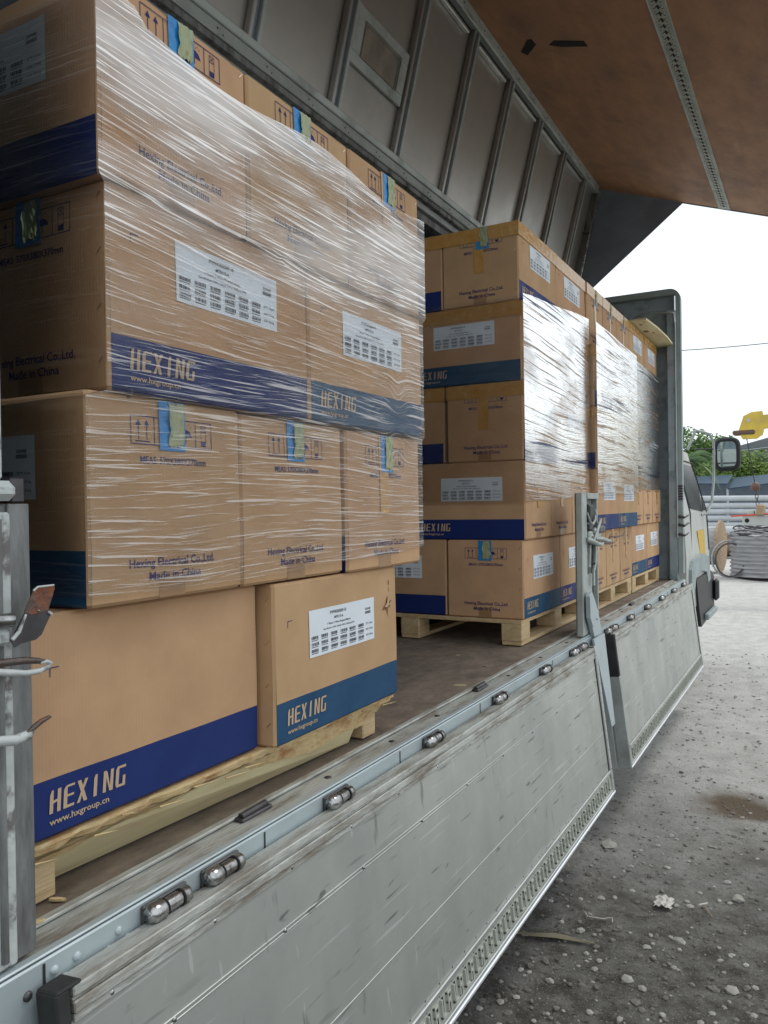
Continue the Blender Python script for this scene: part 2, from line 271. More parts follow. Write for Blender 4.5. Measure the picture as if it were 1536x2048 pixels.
# ------------------------------------------------------------------ mesh helpers
class MB:
    def __init__(s): s.v = []; s.f = []; s.m = []; s.names = []; s.sm = []
    def mi(s, name):
        if name not in s.names: s.names.append(name)
        return s.names.index(name)
    def add(s, vs, fs, m, smooth=False):
        o = len(s.v); s.v += [tuple(v) for v in vs]; k = s.mi(m)
        for f in fs: s.f.append(tuple(i + o for i in f)); s.m.append(k); s.sm.append(smooth)
    def box(s, lo, hi, m, ch=0.0, mtx=None):
        x0, y0, z0 = lo; x1, y1, z1 = hi
        if ch <= 0:
            vs = [(x0, y0, z0), (x1, y0, z0), (x1, y1, z0), (x0, y1, z0), (x0, y0, z1), (x1, y0, z1), (x1, y1, z1), (x0, y1, z1)]
            fs = [(0, 3, 2, 1), (4, 5, 6, 7), (0, 1, 5, 4), (1, 2, 6, 5), (2, 3, 7, 6), (3, 0, 4, 7)]
        else:
            cx, cy, cz = (x0 + x1) / 2, (y0 + y1) / 2, (z0 + z1) / 2; hx, hy, hz = (x1 - x0) / 2, (y1 - y0) / 2, (z1 - z0) / 2
            ch = min(ch, hx * .9, hy * .9, hz * .9); vs = []; idx = {}
            for sx in (-1, 1):
                for sy in (-1, 1):
                    for sz in (-1, 1):
                        for a in range(3):
                            c = [hx, hy, hz]; p = [c[i] - (0 if i == a else ch) for i in range(3)]
                            idx[(sx, sy, sz, a)] = len(vs); vs.append((cx + sx * p[0], cy + sy * p[1], cz + sz * p[2]))
            fs = []
            for a in range(3):
                b_, c_ = [(1, 2), (2, 0), (0, 1)][a]
                for sg in (-1, 1):
                    q = []
                    for (sb, sc) in ((-1, -1), (1, -1), (1, 1), (-1, 1)):
                        k = [0, 0, 0]; k[a] = sg; k[b_] = sb; k[c_] = sc; q.append(idx[(*k, a)])
                    fs.append(tuple(q if sg > 0 else q[::-1]))
            for a in range(3):          # edges along axis a
                b_, c_ = [(1, 2), (2, 0), (0, 1)][a]
                for sb in (-1, 1):
                    for sc in (-1, 1):
                        q = []
                        for (sa, w_) in ((-1, b_), (1, b_), (1, c_), (-1, c_)):
                            k = [0, 0, 0]; k[a] = sa; k[b_] = sb; k[c_] = sc; q.append(idx[(*k, w_)])
                        fs.append(tuple(q))
            for sx in (-1, 1):
                for sy in (-1, 1):
                    for sz in (-1, 1): fs.append(tuple(idx[(sx, sy, sz, a)] for a in range(3)))
        if mtx is not None: vs = [tuple(mtx @ Vector(v)) for v in vs]
        s.add(vs, fs, m)
    def prism(s, pts, axis, a, b, m):
        """polygon pts (2D) extruded along axis from a to b; axis 0: pts=(y,z); 1: (x,z); 2: (x,y)"""
        def P3(p, t): return [(t, p[0], p[1]), (p[0], t, p[1]), (p[0], p[1], t)][axis]
        n = len(pts); vs = [P3(p, a) for p in pts] + [P3(p, b) for p in pts]
        fs = [tuple(range(n - 1, -1, -1)), tuple(range(n, 2 * n))] + [(i, (i + 1) % n, n + (i + 1) % n, n + i) for i in range(n)]
        s.add(vs, fs, m)
    def hexa(s, q0, q1, m):
        """two quads (4 points each) joined into a solid"""
        s.add(list(q0) + list(q1), [(3, 2, 1, 0), (4, 5, 6, 7), (0, 1, 5, 4), (1, 2, 6, 5), (2, 3, 7, 6), (3, 0, 4, 7)], m)
    def tube(s, pts, r, m, n=10, cap=True, smooth=True):
        P_ = [Vector(p) for p in pts]; rs = r if isinstance(r, (list, tuple)) else [r] * len(P_)
        vs = []; fs = []; prev = None
        for i, p in enumerate(P_):
            d = (P_[min(i + 1, len(P_) - 1)] - P_[max(i - 1, 0)]).normalized()
            if prev is None: u = d.orthogonal().normalized()
            else: u = (prev - d * prev.dot(d)).normalized()
            prev = u; v = d.cross(u)
            for k in range(n):
                a = 2 * math.pi * k / n; vs.append(tuple(p + (u * math.cos(a) + v * math.sin(a)) * rs[i]))
        for i in range(len(P_) - 1):
            for k in range(n): fs.append((i * n + k, i * n + (k + 1) % n, (i + 1) * n + (k + 1) % n, (i + 1) * n + k))
        s.add(vs, fs, m, smooth)
        if cap:
            s.add(vs[:n], [tuple(range(n - 1, -1, -1))], m); s.add(vs[-n:], [tuple(range(n))], m)
    def dome(s, c, nrm, r, h, m, n=10):
        c = Vector(c); d = Vector(nrm).normalized(); u = d.orthogonal().normalized(); v = d.cross(u); vs = []; fs = []
        K = 3
        for j in range(K):
            a = j / K * math.pi / 2
            for k in range(n):
                t = 2 * math.pi * k / n; vs.append(tuple(c + (u * math.cos(t) + v * math.sin(t)) * r * math.cos(a) + d * h * math.sin(a)))
        vs.append(tuple(c + d * h))
        for j in range(K - 1):
            for k in range(n): fs.append((j * n + k, j * n + (k + 1) % n, (j + 1) * n + (k + 1) % n, (j + 1) * n + k))
        for k in range(n): fs.append(((K - 1) * n + k, (K - 1) * n + (k + 1) % n, K * n))
        s.add(vs, fs, m, True)
    def mesh(s, name):
        me = bpy.data.meshes.new(name); me.from_pydata(s.v, [], s.f)
        for nm in s.names: me.materials.append(MAT[nm])
        me.polygons.foreach_set('material_index', s.m); me.polygons.foreach_set('use_smooth', s.sm); me.update()
        return me
def link(name, me, parent=None, loc=None):
    o = bpy.data.objects.new(name, me); C.collection.objects.link(o)
    if parent: o.parent = parent
    if loc: o.location = loc
    return o
def tag(o, label, cat, group=None, kind=None):
    if label: o['label'] = label
    if cat: o['category'] = cat
    if group: o['group'] = group
    if kind: o['kind'] = kind
    return o
class Thing:
    """Empty at the thing's base; parts are given in world coordinates"""
    def __init__(s, name, loc, label, cat, group=None, rz=0):
        s.e = bpy.data.objects.new(name, None); C.collection.objects.link(s.e); s.e.location = loc; s.e.rotation_euler = (0, 0, rz); s.loc = Vector(loc)
        tag(s.e, label, cat, group)
    def part(s, name, mb, parent=None):
        o = link(name, mb.mesh(name) if isinstance(mb, MB) else mb, parent or s.e)
        o.matrix_parent_inverse = Matrix.Identity(4)
        if parent is None: o.location = -s.loc
        return o
def solo(name, mb, label, cat, group=None, loc=(0, 0, 0)):
    return tag(link(name, mb.mesh(name), None, loc), label, cat, group)

_tc = {}
def text_geo(txt):
    if txt in _tc: return _tc[txt]
    cu = bpy.data.curves.new('t', 'FONT'); cu.body = txt; cu.size = 1; cu.resolution_u = 2; cu.fill_mode = 'FRONT'; cu.offset = .016
    ob = bpy.data.objects.new('t', cu); C.collection.objects.link(ob)
    dg = bpy.context.evaluated_depsgraph_get(); me = bpy.data.meshes.new_from_object(ob.evaluated_get(dg))
    vs = [(v.co.x, v.co.y) for v in me.vertices]; fs = [tuple(p.vertices) for p in me.polygons]
    bpy.data.objects.remove(ob); bpy.data.curves.remove(cu); bpy.data.meshes.remove(me)
    x0 = min(v[0] for v in vs); x1 = max(v[0] for v in vs); h = .7
    vs = [((v[0] - x0) / (x1 - x0), v[1] / h) for v in vs]
    _tc[txt] = (vs, fs); return _tc[txt]
# stencil-like logo letters, unit box (x right, y up)
LOGO = {
 'H': [[(0, 0), (.32, 0), (.32, 1), (.14, 1), (0, .80)], [(.26, .42), (.72, .46), (.72, .58), (.26, .54)], [(.68, 0), (1, 0), (1, 1), (.68, 1)]],
 'E': [[(0, .0), (.34, .12), (.34, 1), (.12, .95), (0, .8)], [(.30, .90), (1, .90), (1, 1), (.30, 1)], [(.30, .48), (.95, .48), (.95, .58), (.30, .58)], [(.0, 0), (1, 0), (1, .12), (.30, .12)]],
 'X': [[(0, 1), (.34, 1), (1, 0), (.66, 0)], [(.70, 1), (1, 1), (.66, .56), (.52, .70)], [(0, 0), (.30, 0), (.48, .32), (.36, .46)]],
 'I': [[(.34, 0), (.66, 0), (.66, 1), (.46, 1), (.34, .85)]],
 'N': [[(0, 0), (.30, 0), (.30, 1), (0, 1)], [(.24, 1), (.38, .92), (.76, .10), (.76, 0), (.66, 0), (.24, .78)], [(.70, 0), (1, 0), (1, 1), (.70, 1)]],
 'G': [[(0, .15), (.32, .12), (.32, .88), (1, .88), (1, 1), (.15, 1), (0, .85)], [(0, .15), (.12, 0), (1, 0), (1, .12), (.26, .12)], [(.72, .12), (1, .12), (1, .5), (.72, .5)]]}

# ------------------------------------------------------------------ cartons
def bulge(u, v, w, h): return .0026 * math.sin(math.pi * min(max(u / w, 0), 1)) * math.sin(math.pi * min(max(v / h, 0), 1)) + .0008 * math.sin(u * 31 + v * 17)
class Face:
    """2D drawing on a carton side: u to the right, v up, seen from outside"""
    def __init__(s, mb, side, L, W, H):
        s.mb = mb; s.H = H
        if side == '-y': s.o = Vector((-L / 2, -W / 2, 0)); s.u = Vector((1, 0, 0)); s.n = Vector((0, -1, 0)); s.w = L
        if side == '+y': s.o = Vector((L / 2, W / 2, 0)); s.u = Vector((-1, 0, 0)); s.n = Vector((0, 1, 0)); s.w = L
        if side == '+x': s.o = Vector((L / 2, -W / 2, 0)); s.u = Vector((0, 1, 0)); s.n = Vector((1, 0, 0)); s.w = W
        if side == '-x': s.o = Vector((-L / 2, W / 2, 0)); s.u = Vector((0, -1, 0)); s.n = Vector((-1, 0, 0)); s.w = W
    def p(s, u, v, off=0.): return s.o + s.u * u + Vector((0, 0, v)) + s.n * (bulge(u, v, s.w, s.H) + off)
    def poly(s, pts, m, off=.0011, smooth=False): s.mb.add([s.p(u, v, off) for u, v in pts], [tuple(range(len(pts)))], m)
    def rect(s, u0, v0, u1, v1, m, off=.0011, nu=1, nv=1):
        vs = [s.p(u0 + (u1 - u0) * i / nu, v0 + (v1 - v0) * j / nv, off) for j in range(nv + 1) for i in range(nu + 1)]
        s.mb.add(vs, [(j * (nu + 1) + i, j * (nu + 1) + i + 1, (j + 1) * (nu + 1) + i + 1, (j + 1) * (nu + 1) + i) for j in range(nv) for i in range(nu)], m)
    def line(s, a, b, t, m, off=.0011):
        d = Vector((b[0] - a[0], b[1] - a[1])); q = Vector((-d.y, d.x)).normalized() * t / 2
        s.poly([(a[0] - q.x, a[1] - q.y), (b[0] - q.x, b[1] - q.y), (b[0] + q.x, b[1] + q.y), (a[0] + q.x, a[1] + q.y)], m, off)
    def text(s, txt, u0, v0, wid, h, m, off=.0012):
        vs, fs = text_geo(txt); s.mb.add([s.p(u0 + x * wid, v0 + y * h, off) for x, y in vs], fs, m)
    def logo(s, u0, v0, wid, h, m):
        step = wid / 5.85
        for i, c in enumerate('HEXING'):
            for pg in LOGO[c]: s.poly([(u0 + i * step + x * step * .80 + y * step * .10, v0 + y * h) for x, y in pg], m, .0012)

def carton_mesh(L, W, H, band, var):
    rnd = random.Random(var * 31 + 5); mb = MB(); bm = 'ink_royal' if band == 'royal' else 'ink_teal'
    ch = .006
    for side in ('-y', '+y', '+x', '-x'):
        F = Face(mb, side, L, W, H); nu = 10
        us = [ch] + [ch + (F.w - 2 * ch) * i / nu for i in range(1, nu)] + [F.w - ch]
        vs_ = [ch, .035, .065, .0965, .14, .19, .24, .29, .335, H - ch]
        pts = [F.p(u, v) for v in vs_ for u in us]; n = len(us)
        for j in range(len(vs_) - 1):
            mm = bm if (side in ('-y', '+y') and j < 3) else 'cardboard'
            o = [pts[j * n + i] for i in range(n)] + [pts[(j + 1) * n + i] for i in range(n)]
            mb.add(o, [(i, i + 1, n + i + 1, n + i) for i in range(n - 1)], mm, True)
    # rounded vertical edges, top and bottom
    def ring(z, ins):
        x, y = L / 2 - ins, W / 2 - ins; c = ch
        return [(-x + c, -y, z), (x - c, -y, z), (x, -y + c, z), (x, y - c, z), (x - c, y, z), (-x + c, y, z), (-x, y - c, z), (-x, -y + c, z)]
    for (za, zb, mt) in ((ch, .0965, bm), (.0965, H - ch, 'cardboard')):
        a, b = ring(za, 0), ring(zb, 0)
        for (i, j) in ((1, 2), (3, 4), (5, 6), (7, 0)): mb.add([a[i], a[j], b[j], b[i]], [(0, 1, 2, 3)], 'cardboard', True)
    for (z0, z1) in ((ch, 0), (H - ch, H)):
        a, b = ring(z0, 0), ring(z1, ch)
        for i in range(8):
            q = (0, 1, 2, 3) if z1 == 0 else (3, 2, 1, 0)
            lowlong = z1 == 0 and i in (0, 4)
            mb.add([a[i], b[i], b[(i + 1) % 8], a[(i + 1) % 8]], [q], bm if lowlong else 'cardboard', True)
        mb.add(b, [tuple(range(8)) if z1 else tuple(range(7, -1, -1))], 'cardboard')
    k = L / .585
    F = Face(mb, '-y', L, W, H)
    F.logo(.045 * k, .040, .158 * k, .037, 'bare_card'); F.text('www.hxgroup.cn', .045 * k, .021, .122 * k, .0105, 'bare_card')
    F.line((.052, .262), (.052, .277), .0016, 'ink_navy'); F.line((.052, .277), (.069, .277), .0016, 'ink_navy')
    for side in ('+x', '-x'):
        F = Face(mb, side, L, W, H); I = 'ink_navy'; u0, u1, v0, v1 = .095, .305, .281, .331; t = .0016
        F.line((u0, v0), (u1, v0), t, I); F.line((u0, v1), (u1, v1), t, I)
        for u in (u0, u0 + .057, u0 + .115, u0 + .165, u1): F.line((u, v0), (u, v1), t, I)
        for u in (u0 + .018, u0 + .038):
            F.line((u, v0 + .008), (u, v1 - .015), .0018, I); F.poly([(u - .006, v1 - .017), (u + .006, v1 - .017), (u, v1 - .006)], I)
        F.line((u0 + .011, v0 + .005), (u0 + .045, v0 + .005), .0018, I)
        uu = u0 + .139                              # umbrella with raindrops
        F.poly([(uu - .017, v0 + .020), (uu + .017, v0 + .020), (uu + .010, v0 + .030), (uu, v0 + .034), (uu - .010, v0 + .030)], I)
        F.line((uu, v0 + .008), (uu, v0 + .021), .0015, I)
        for d in range(6): F.line((uu - .012 + d * .005, v1 - .006 - (d % 2) * .004), (uu - .013 + d * .005, v1 - .009 - (d % 2) * .004), .0012, I)
        us = u0 + .187                              # stacking sign
        F.rect(us - .007, v0 + .004, us + .007, v0 + .014, I)
        for a, b in (((us - .007, v0 + .014), (us - .007, v1 - .006)), ((us + .007, v0 + .014), (us + .007, v1 - .006)), ((us - .007, v1 - .006), (us + .007, v1 - .006)),
                     ((us - .007, v1 - .006), (us + .007, v1 - .018)), ((us + .007, v1 - .006), (us - .007, v1 - .018)), ((us - .007, v1 - .018), (us + .007, v1 - .018))): F.line(a, b, .0011, I)
        F.text('MEAS: 570X380X370mm', .115, .247, .172, .0125, I)
        F.text('Hexing Electrical Co.,Ltd.', .088, .061, .222, .0155, I); F.text('Made in China', .135, .036, .135, .0155, I)
        for v in (.05, .14, .235, .33):
            for q in (0, 1): F.line((F.w - .022 + q * .004, v - .004 + q * .004), (F.w - .016 + q * .004, v + .002 + q * .004), .0016, 'staple_metal', .0018)
    return mb.mesh('carton')
def label_mesh(L, W, H, var):
    rnd = random.Random(var * 7 + 1); mb = MB(); F = Face(mb, '-y', L, W, H); k = L / .585
    u0, v0 = (.135 + (0, .022, .010)[var % 3]) * k, .178 + (var % 2) * .006; w_, h_ = .315, .112
    F.rect(u0, v0, u0 + w_, v0 + h_, 'label_paper', .0014, 6, 3)
    I = 'label_ink'; o = .0021
    def T(t, u, v, wd, h): F.text(t, u0 + u, v0 + v, wd, h, I, o)
    T('PVPFK050209-10', .093, .094, .074, .0075); T('MT0115-A', .112, .081, .040, .0065); T('1 Phase 2 Wire Prepaid Meter', .080, .069, .108, .0050); T('Specification: 230V 5(60)A 50Hz 1000imp/kWh', .062, .0585, .145, .0040)
    for c in range(6):
        for r in range(3):
            u = .008 + c * .0435; v = .042 - r * .0155; x = u
            while x < u + .030:
                b_ = rnd.choice((.0008, .0012, .0020, .0028)); 
                F.poly([(u0 + x, v0 + v), (u0 + x + b_, v0 + v), (u0 + x + b_, v0 + v + .0075), (u0 + x, v0 + v + .0075)], I, o); x += b_ + rnd.choice((.0006, .0010, .0016))
            F.line((u0 + u, v0 + v - .0028), (u0 + u + .029, v0 + v - .0028), .0016, I, o)
    T('330448', .266, .082, .028, .0062)
    x = .266
    while x < .294: F.poly([(u0 + x, v0 + .072), (u0 + x + .0012, v0 + .072), (u0 + x + .0012, v0 + .079), (u0 + x, v0 + .079)], I, o); x += .0021
    T('QTY: 16 pcs', .268, .044, .036, .0048); T('N.W: 17.5 kg', .268, .029, .036, .0048); T('G.W: 18.6 kg', .268, .014, .036, .0048)
    return mb.mesh('shipping_label')
def blue_mesh(L, W, H, style, side):
    mb = MB(); F = Face(mb, side, L, W, H); du = .0 if style == 0 else .012; low = .272 if style == 0 else .262
    F.rect(.163 + du, low, .230 + du, H - .002, 'blue_tape', .0030, 3, 4); return mb.mesh('blue_tape')
def crumpled_mesh(L, W, H, style, side):
    mb = MB(); rnd = random.Random(style * 13 + 2); F = Face(mb, side, L, W, H); du = .0 if style == 0 else .012; low = .272 if style == 0 else .262
    nu, nv = 12, 10; vs = []
    for j in range(nv + 1):
        for i in range(nu + 1):
            u = .186 + du + .038 * i / nu + .002 * math.sin(j * 1.3 + i); v = H - .004 - (H - low - .008) * j / nv + .010 * rnd.random() * (j == nv)
            vs.append(F.p(u, v, .0045 + .0045 * abs(math.sin(i * 1.9 + j * .35)) * rnd.random()))
    mb.add(vs, [(j * (nu + 1) + i, j * (nu + 1) + i + 1, (j + 1) * (nu + 1) + i + 1, (j + 1) * (nu + 1) + i) for j in range(nv) for i in range(nu)], 'pale_tape', True); return mb.mesh('crumpled_tape')
def long_mesh(L, W, H, side):
    mb = MB(); F = Face(mb, side, L, W, H); F.rect(.165, .15, .215, H - .002, 'brown_tape', .0024, 3, 6); return mb.mesh('brown_tape')
def bottom_mesh(L, W, H, side):
    mb = MB(); F = Face(mb, side, L, W, H); F.rect(.160, .003, .226, .050, 'clear_tape', .0007, 2, 3); return mb.mesh('bottom_tape')
def edge_tape_mesh(L, W, H):
    mb = MB()
    pts = [(-L / 2, W / 2), (-L / 2, -W / 2), (L / 2, -W / 2), (L / 2, W / 2)]; e_ = .0042; P_ = [(-L / 2 - e_, W / 2), (-L / 2 - e_, -W / 2 - e_), (L / 2 + e_, -W / 2 - e_), (L / 2 + e_, W / 2)]
    vs = [(x, y, z) for z in (H - .068, H - .003) for x, y in P_]
    mb.add(vs, [(i, i + 1, 5 + i, 4 + i) for i in range(3)], 'brown_tape')
    return mb.mesh('edge_tape')
_cache = {}
def cached(fn, *a):
    k = (fn.__name__, *a)
    if k not in _cache: _cache[k] = fn(*a)
    return _cache[k]
def carton(cx, cy, z, along, label, group, L=.585, W=.39, H=.365, band='royal', jit=0., lab=True, tape=0, edge=False, lv=0, lean=0.):
    """along 'x': long axis across the truck; along 'y': long side faces the open side"""
    e = bpy.data.objects.new('cardboard_box', None); C.collection.objects.link(e)
    e.location = (cx, cy, Z(z)); e.rotation_euler = (0, lean, (0 if along == 'x' else R(90)) + jit); tag(e, label, 'box', group)
    link('carton', cached(carton_mesh, L, W, H, band, 0), e)
    if lab: link('shipping_label', cached(label_mesh, L, W, H, lv), e)
    side = '+x' if along == 'x' else '-x'
    if tape in (0, 1): link('blue_tape', cached(blue_mesh, L, W, H, tape, side), e); link('crumpled_tape', cached(crumpled_mesh, L, W, H, tape, side), e)
    if tape in (1, 2): link('brown_tape', cached(long_mesh, L, W, H, side), e)
    link('bottom_tape', cached(bottom_mesh, L, W, H, side), e)
    if edge: link('edge_tape', cached(edge_tape_mesh, L, W, H), e)
    return e
def place(xf, y0, z, along, label, group, L=.585, W=.39, **k):
    """xf: position of the side that faces the opening, y0: rear end"""
    if along == 'y': return carton(xf - W / 2, y0 + L / 2, z, 'y', label, group, L, W, **k)
    return carton(xf - L / 2, y0 + W / 2, z, 'x', label, group, L, W, **k)

G1 = 'cartons stacked on the nearest pallet'
place(-1.10, .812, -.532, 'y', 'lowest and nearest carton, royal blue band with big logo, on the split pallet', G1, L=.588, lab=False, jit=R(-.6), band='royal')
tornbox = place(-1.066, 1.412, -.535, 'y', 'light tan carton with white label, teal band and torn patch, on the split pallet', G1, L=.588, band='teal', jit=R(.4), lv=0)
tb = MB(); F_ = Face(tb, '-y', .588, .39, .365)
F_.poly([(.497, .250), (.520, .262), (.528, .285), (.540, .268), (.552, .272), (.545, .255), (.530, .250), (.528, .225), (.522, .247)], 'knot_brown', .0016)
F_.poly([(.505, .256), (.520, .266), (.527, .284), (.534, .262), (.522, .254)], 'bare_card', .0045); F_.poly([(.530, .258), (.541, .266), (.549, .268), (.541, .258)], 'bare_card', .005)
F_.line((.538, .315), (.537, .328), .004, 'knot_brown', .0016); F_.line((.537, .296), (.537, .310), .002, 'knot_brown', .0016)
link('torn_patch', tb.mesh('torn_patch'), tornbox)
place(-1.06, .905, -.163, 'x', 'film-wrapped taped carton resting on the big-logo carton, nearest of its row', G1, L=.60, W=.398, H=.365, band='teal', jit=R(.3), lv=1)
place(-1.065, 1.312, -.165, 'x', 'middle film-wrapped carton of the row above the two bottom cartons', G1, L=.60, W=.398, H=.365, band='royal', jit=R(-.3))
place(-1.055, 1.722, -.168, 'x', 'film-wrapped carton overhanging the carton with the torn patch', G1, L=.60, W=.41, H=.365, band='royal', tape=1, jit=R(-.6))
place(-1.05, .945, .205, 'y', 'film-wrapped carton with label and royal band, second row from top, nearer one', G1, L=.60, H=.355, band='royal', jit=R(.4), lv=1)
place(-1.05, 1.552, .205, 'y', 'film-wrapped carton with label and teal band under the knotted film', G1, L=.592, H=.355, band='teal', jit=R(-.3), lv=2)
place(-1.04, .925, .562, 'x', 'topmost carton at the near corner, its dark end showing a label and blue band', G1, L=.60, W=.39, H=.348, band='royal', jit=R(.2), lv=1)
place(-1.04, 1.322, .562, 'x', 'middle carton of the top row under the hazy film', G1, L=.60, W=.398, H=.350, band='royal', jit=R(-.3))
place(-1.04, 1.726, .562, 'x', 'farthest carton of the top row of the nearest stack, beside the dark gap', G1, L=.60, W=.395, H=.352, band='royal', tape=1, jit=R(.2))
# second file of the same load, behind the first
for (x, y, z, al, t) in ((-1.50, .83, -.532, 'y', 'inner carton on the split pallet behind the big-logo carton'), (-1.67, .92, -.163, 'x', 'inner film-wrapped carton behind the row above the bottom cartons'),
                         (-1.45, .95, .205, 'y', 'inner film-wrapped carton behind the near labelled carton, second row from the top'), (-1.655, .93, .562, 'x', 'inner topmost carton behind the near top corner carton')):
    place(x, y, z, al, t, G1, H=.352)

def far_stack(x, y0, n_where, group, odd_long, push=(0, 0, 0, 0, 0), W=.385, L=.58, zb=-.535, left=False, labels=None):
    H = .3685
    ords = ['bottom', 'second', 'middle', 'fourth', 'top']
    for k in range(5):
        z = zb + k * .3702; edge = k in (2, 3, 4)
        dx = [0, .012, .010, .006, -.004][k] + push[k]
        long_ = (k % 2 == 0) == odd_long
        if long_:
            for i, w_ in enumerate(('near', 'far')):
                bd = ('teal', 'royal')[i] if k == 0 else ('royal', 'teal')[i] if k == 1 else 'royal'
                place(x + dx, y0 + i * (L + .004) + random.uniform(0, .004), z, 'y', f'carton with logo side outward, {ords[k]} row of {n_where}, {w_} of two', group, L=L, W=W, H=H, band=bd, jit=R(random.uniform(-.4, .4)), edge=edge, lv=(i + k) % 3, tape=0 if k == 0 else 2 if k == 2 else 1)
        else:
            for i, w_ in enumerate(('nearest', 'middle', 'farthest')):
                bd = 'teal' if (k == 3 or i == 1) else 'royal'
                place(x + dx, y0 + i * (W + .007) + random.uniform(0, .003), z, 'x', f'carton with short end outward, {ords[k]} row of {n_where}, {w_} of three', group, L=L, W=W, H=H, band=bd, jit=R(random.uniform(-.4, .4)), edge=edge, lv=(i + k) % 3, tape=2 if k < 3 else 1)
        if left:
            if long_: place(x - W - .008, y0 + .004, z, 'x', f'carton left of the corner carton, {ords[k]} row of {n_where}', group, L=L, W=W, H=H, band='royal', edge=edge, lv=0 if k == 0 else 1)
            else: place(x - L - .008, y0 + .004, z, 'x', f'carton behind the logo carton, {ords[k]} row of {n_where}', group, L=L, W=W, H=H, band='royal', edge=edge)
G2, G3, G4 = 'cartons on the second pallet', 'cartons on the third pallet', 'cartons on the pallet by the headboard'
far_stack(-1.205, 3.51, 'the second stack', G2, True, left=True)
far_stack(-1.20, 4.70, 'the third stack', G3, False, (0, .03, .035, .03, 0))
far_stack(-1.20, 5.87, 'the last stack', G4, True, W=.37, L=.555)

# ------------------------------------------------------------------ stretch film
def film(name, label, xf, y0, y1, z0, z1, mtl, depth=1.15, topf=None, botf=None, step=None, ystep=None):
    mb = MB(); path = []
    X0 = -depth
    n1, n2 = 30, 44
    for i in range(n1): path.append((X0 + depth * i / n1, y0, 0, -1))
    for i in range(n2): path.append((0, y0 + (y1 - y0) * i / (n2 - 1), 1, 0))
    for i in range(1, n1): path.append((-depth * i / n1, y1, 0, 1))
    nz = int((z1 - z0) / .012); vs = []
    for j in range(nz + 1):
        for (px, py, nx, ny) in path:
            a = j / nz; zt = z1 + (topf(py, px) if topf else 0); zb = z0 + (botf(py, px) if botf else 0); z = zb + (zt - zb) * a
            z += .0025 * math.sin(py * 9 + px * 7)
            x = xf + (step(z) if step else 0) + px
            nn = noise.noise(Vector(((px + py) * 2.2, z * 42, 3.1))) * .0009 + noise.noise(Vector(((px + py) * 3, z * 8, 8.1))) * .0008
            yy = py + (ystep(z) * max(0., 1 - (py - y0) / (y1 - y0)) if ystep else 0)
            vs.append((x + nx * nn, yy + ny * nn, Z(z)))
    m = len(path)
    for (i0, i1, mm) in ((0, n1, mtl + '_end'), (n1, n1 + n2 - 1, mtl), (n1 + n2 - 1, m - 1, mtl + '_end')):
        mb.add([vs[j * m + i] for j in range(nz + 1) for i in range(i0, i1 + 1)], [(j * (i1 - i0 + 1) + i, j * (i1 - i0 + 1) + i + 1, (j + 1) * (i1 - i0 + 1) + i + 1, (j + 1) * (i1 - i0 + 1) + i) for j in range(nz) for i in range(i1 - i0)], mm, True)
    return solo(name, mb, label, 'film', 'plastic stretch film round the stacks')
film('stretch_film', 'clear creased plastic film wrapped round the nearest stack of cartons', -1.0325, .892, 2.146, -.125, .845, 'film_near', depth=1.25,
     topf=lambda y, x: .012 * math.sin(y * 9) + .02 * (y < 1.0), botf=lambda y, x: -.02 + .03 * max(0, (y - 1.4)), ystep=lambda z: .026 if z > .55 else .046 if z > .2 else .006, step=lambda z: (0.0 if z > .55 else -.009 if z > .2 else -.017))
film('stretch_film', 'glaring plastic film round the second stack of cartons', -1.186, 3.499, 4.675, .01, .97, 'film_far', topf=lambda y, x: .10 * max(0, (y - 3.5)), botf=lambda y, x: .03 * (y - 3.5))
film('stretch_film', 'glaring plastic film round the third stack of cartons', -1.146, 4.688, 5.862, .06, 1.07, 'film_far', topf=lambda y, x: -.02 * (y - 4.7))
film('stretch_film', 'plastic film round the last stack of cartons by the headboard', -1.181, 5.866, 6.985, .10, 1.05, 'film_far')

# ------------------------------------------------------------------ pallets
def pallet(x1, y0, y1, label, group, depth=1.14, zt=-.535, zb=-.655):
    t = Thing('wooden_pallet', (x1 - depth / 2, (y0 + y1) / 2, Z(zb)), label, 'pallet', group)
    x0 = x1 - depth; mb = MB(); nb = 7
    a = MB(); a.box((x0, y0, Z(zt - .020)), (x1, y1, Z(zt - .002)), 'pallet_wood', .002); t.part('top_deck', a)
    for px in (x1 - .10, (x0 + x1) / 2 - .05, x0):
        s = MB(); s.box((px + .002, y0 + .003, Z(zb)), (px + .098, y1 - .003, Z(zb + .018)), 'pallet_wood', .002); t.part('bottom_board', s)
        for py in (y0, (y0 + y1) / 2 - .06, y1 - .12):
            b = MB(); b.box((px, py, Z(zb + .0185)), (px + .10, py + .12, Z(zt - .0205)), 'pallet_wood', .003); t.part('block', b)
    return t
pallet(-1.215, 3.50, 4.66, 'pale wooden pallet with open gaps, under the second stack', 'whole pallets in the truck', depth=1.16)
pallet(-1.20, 4.70, 5.84, 'pale wooden pallet with a bowed edge, under the third stack', 'whole pallets in the truck')
pallet(-1.20, 5.88, 6.96, 'pale wooden pallet under the last stack by the headboard', 'whole pallets in the truck')
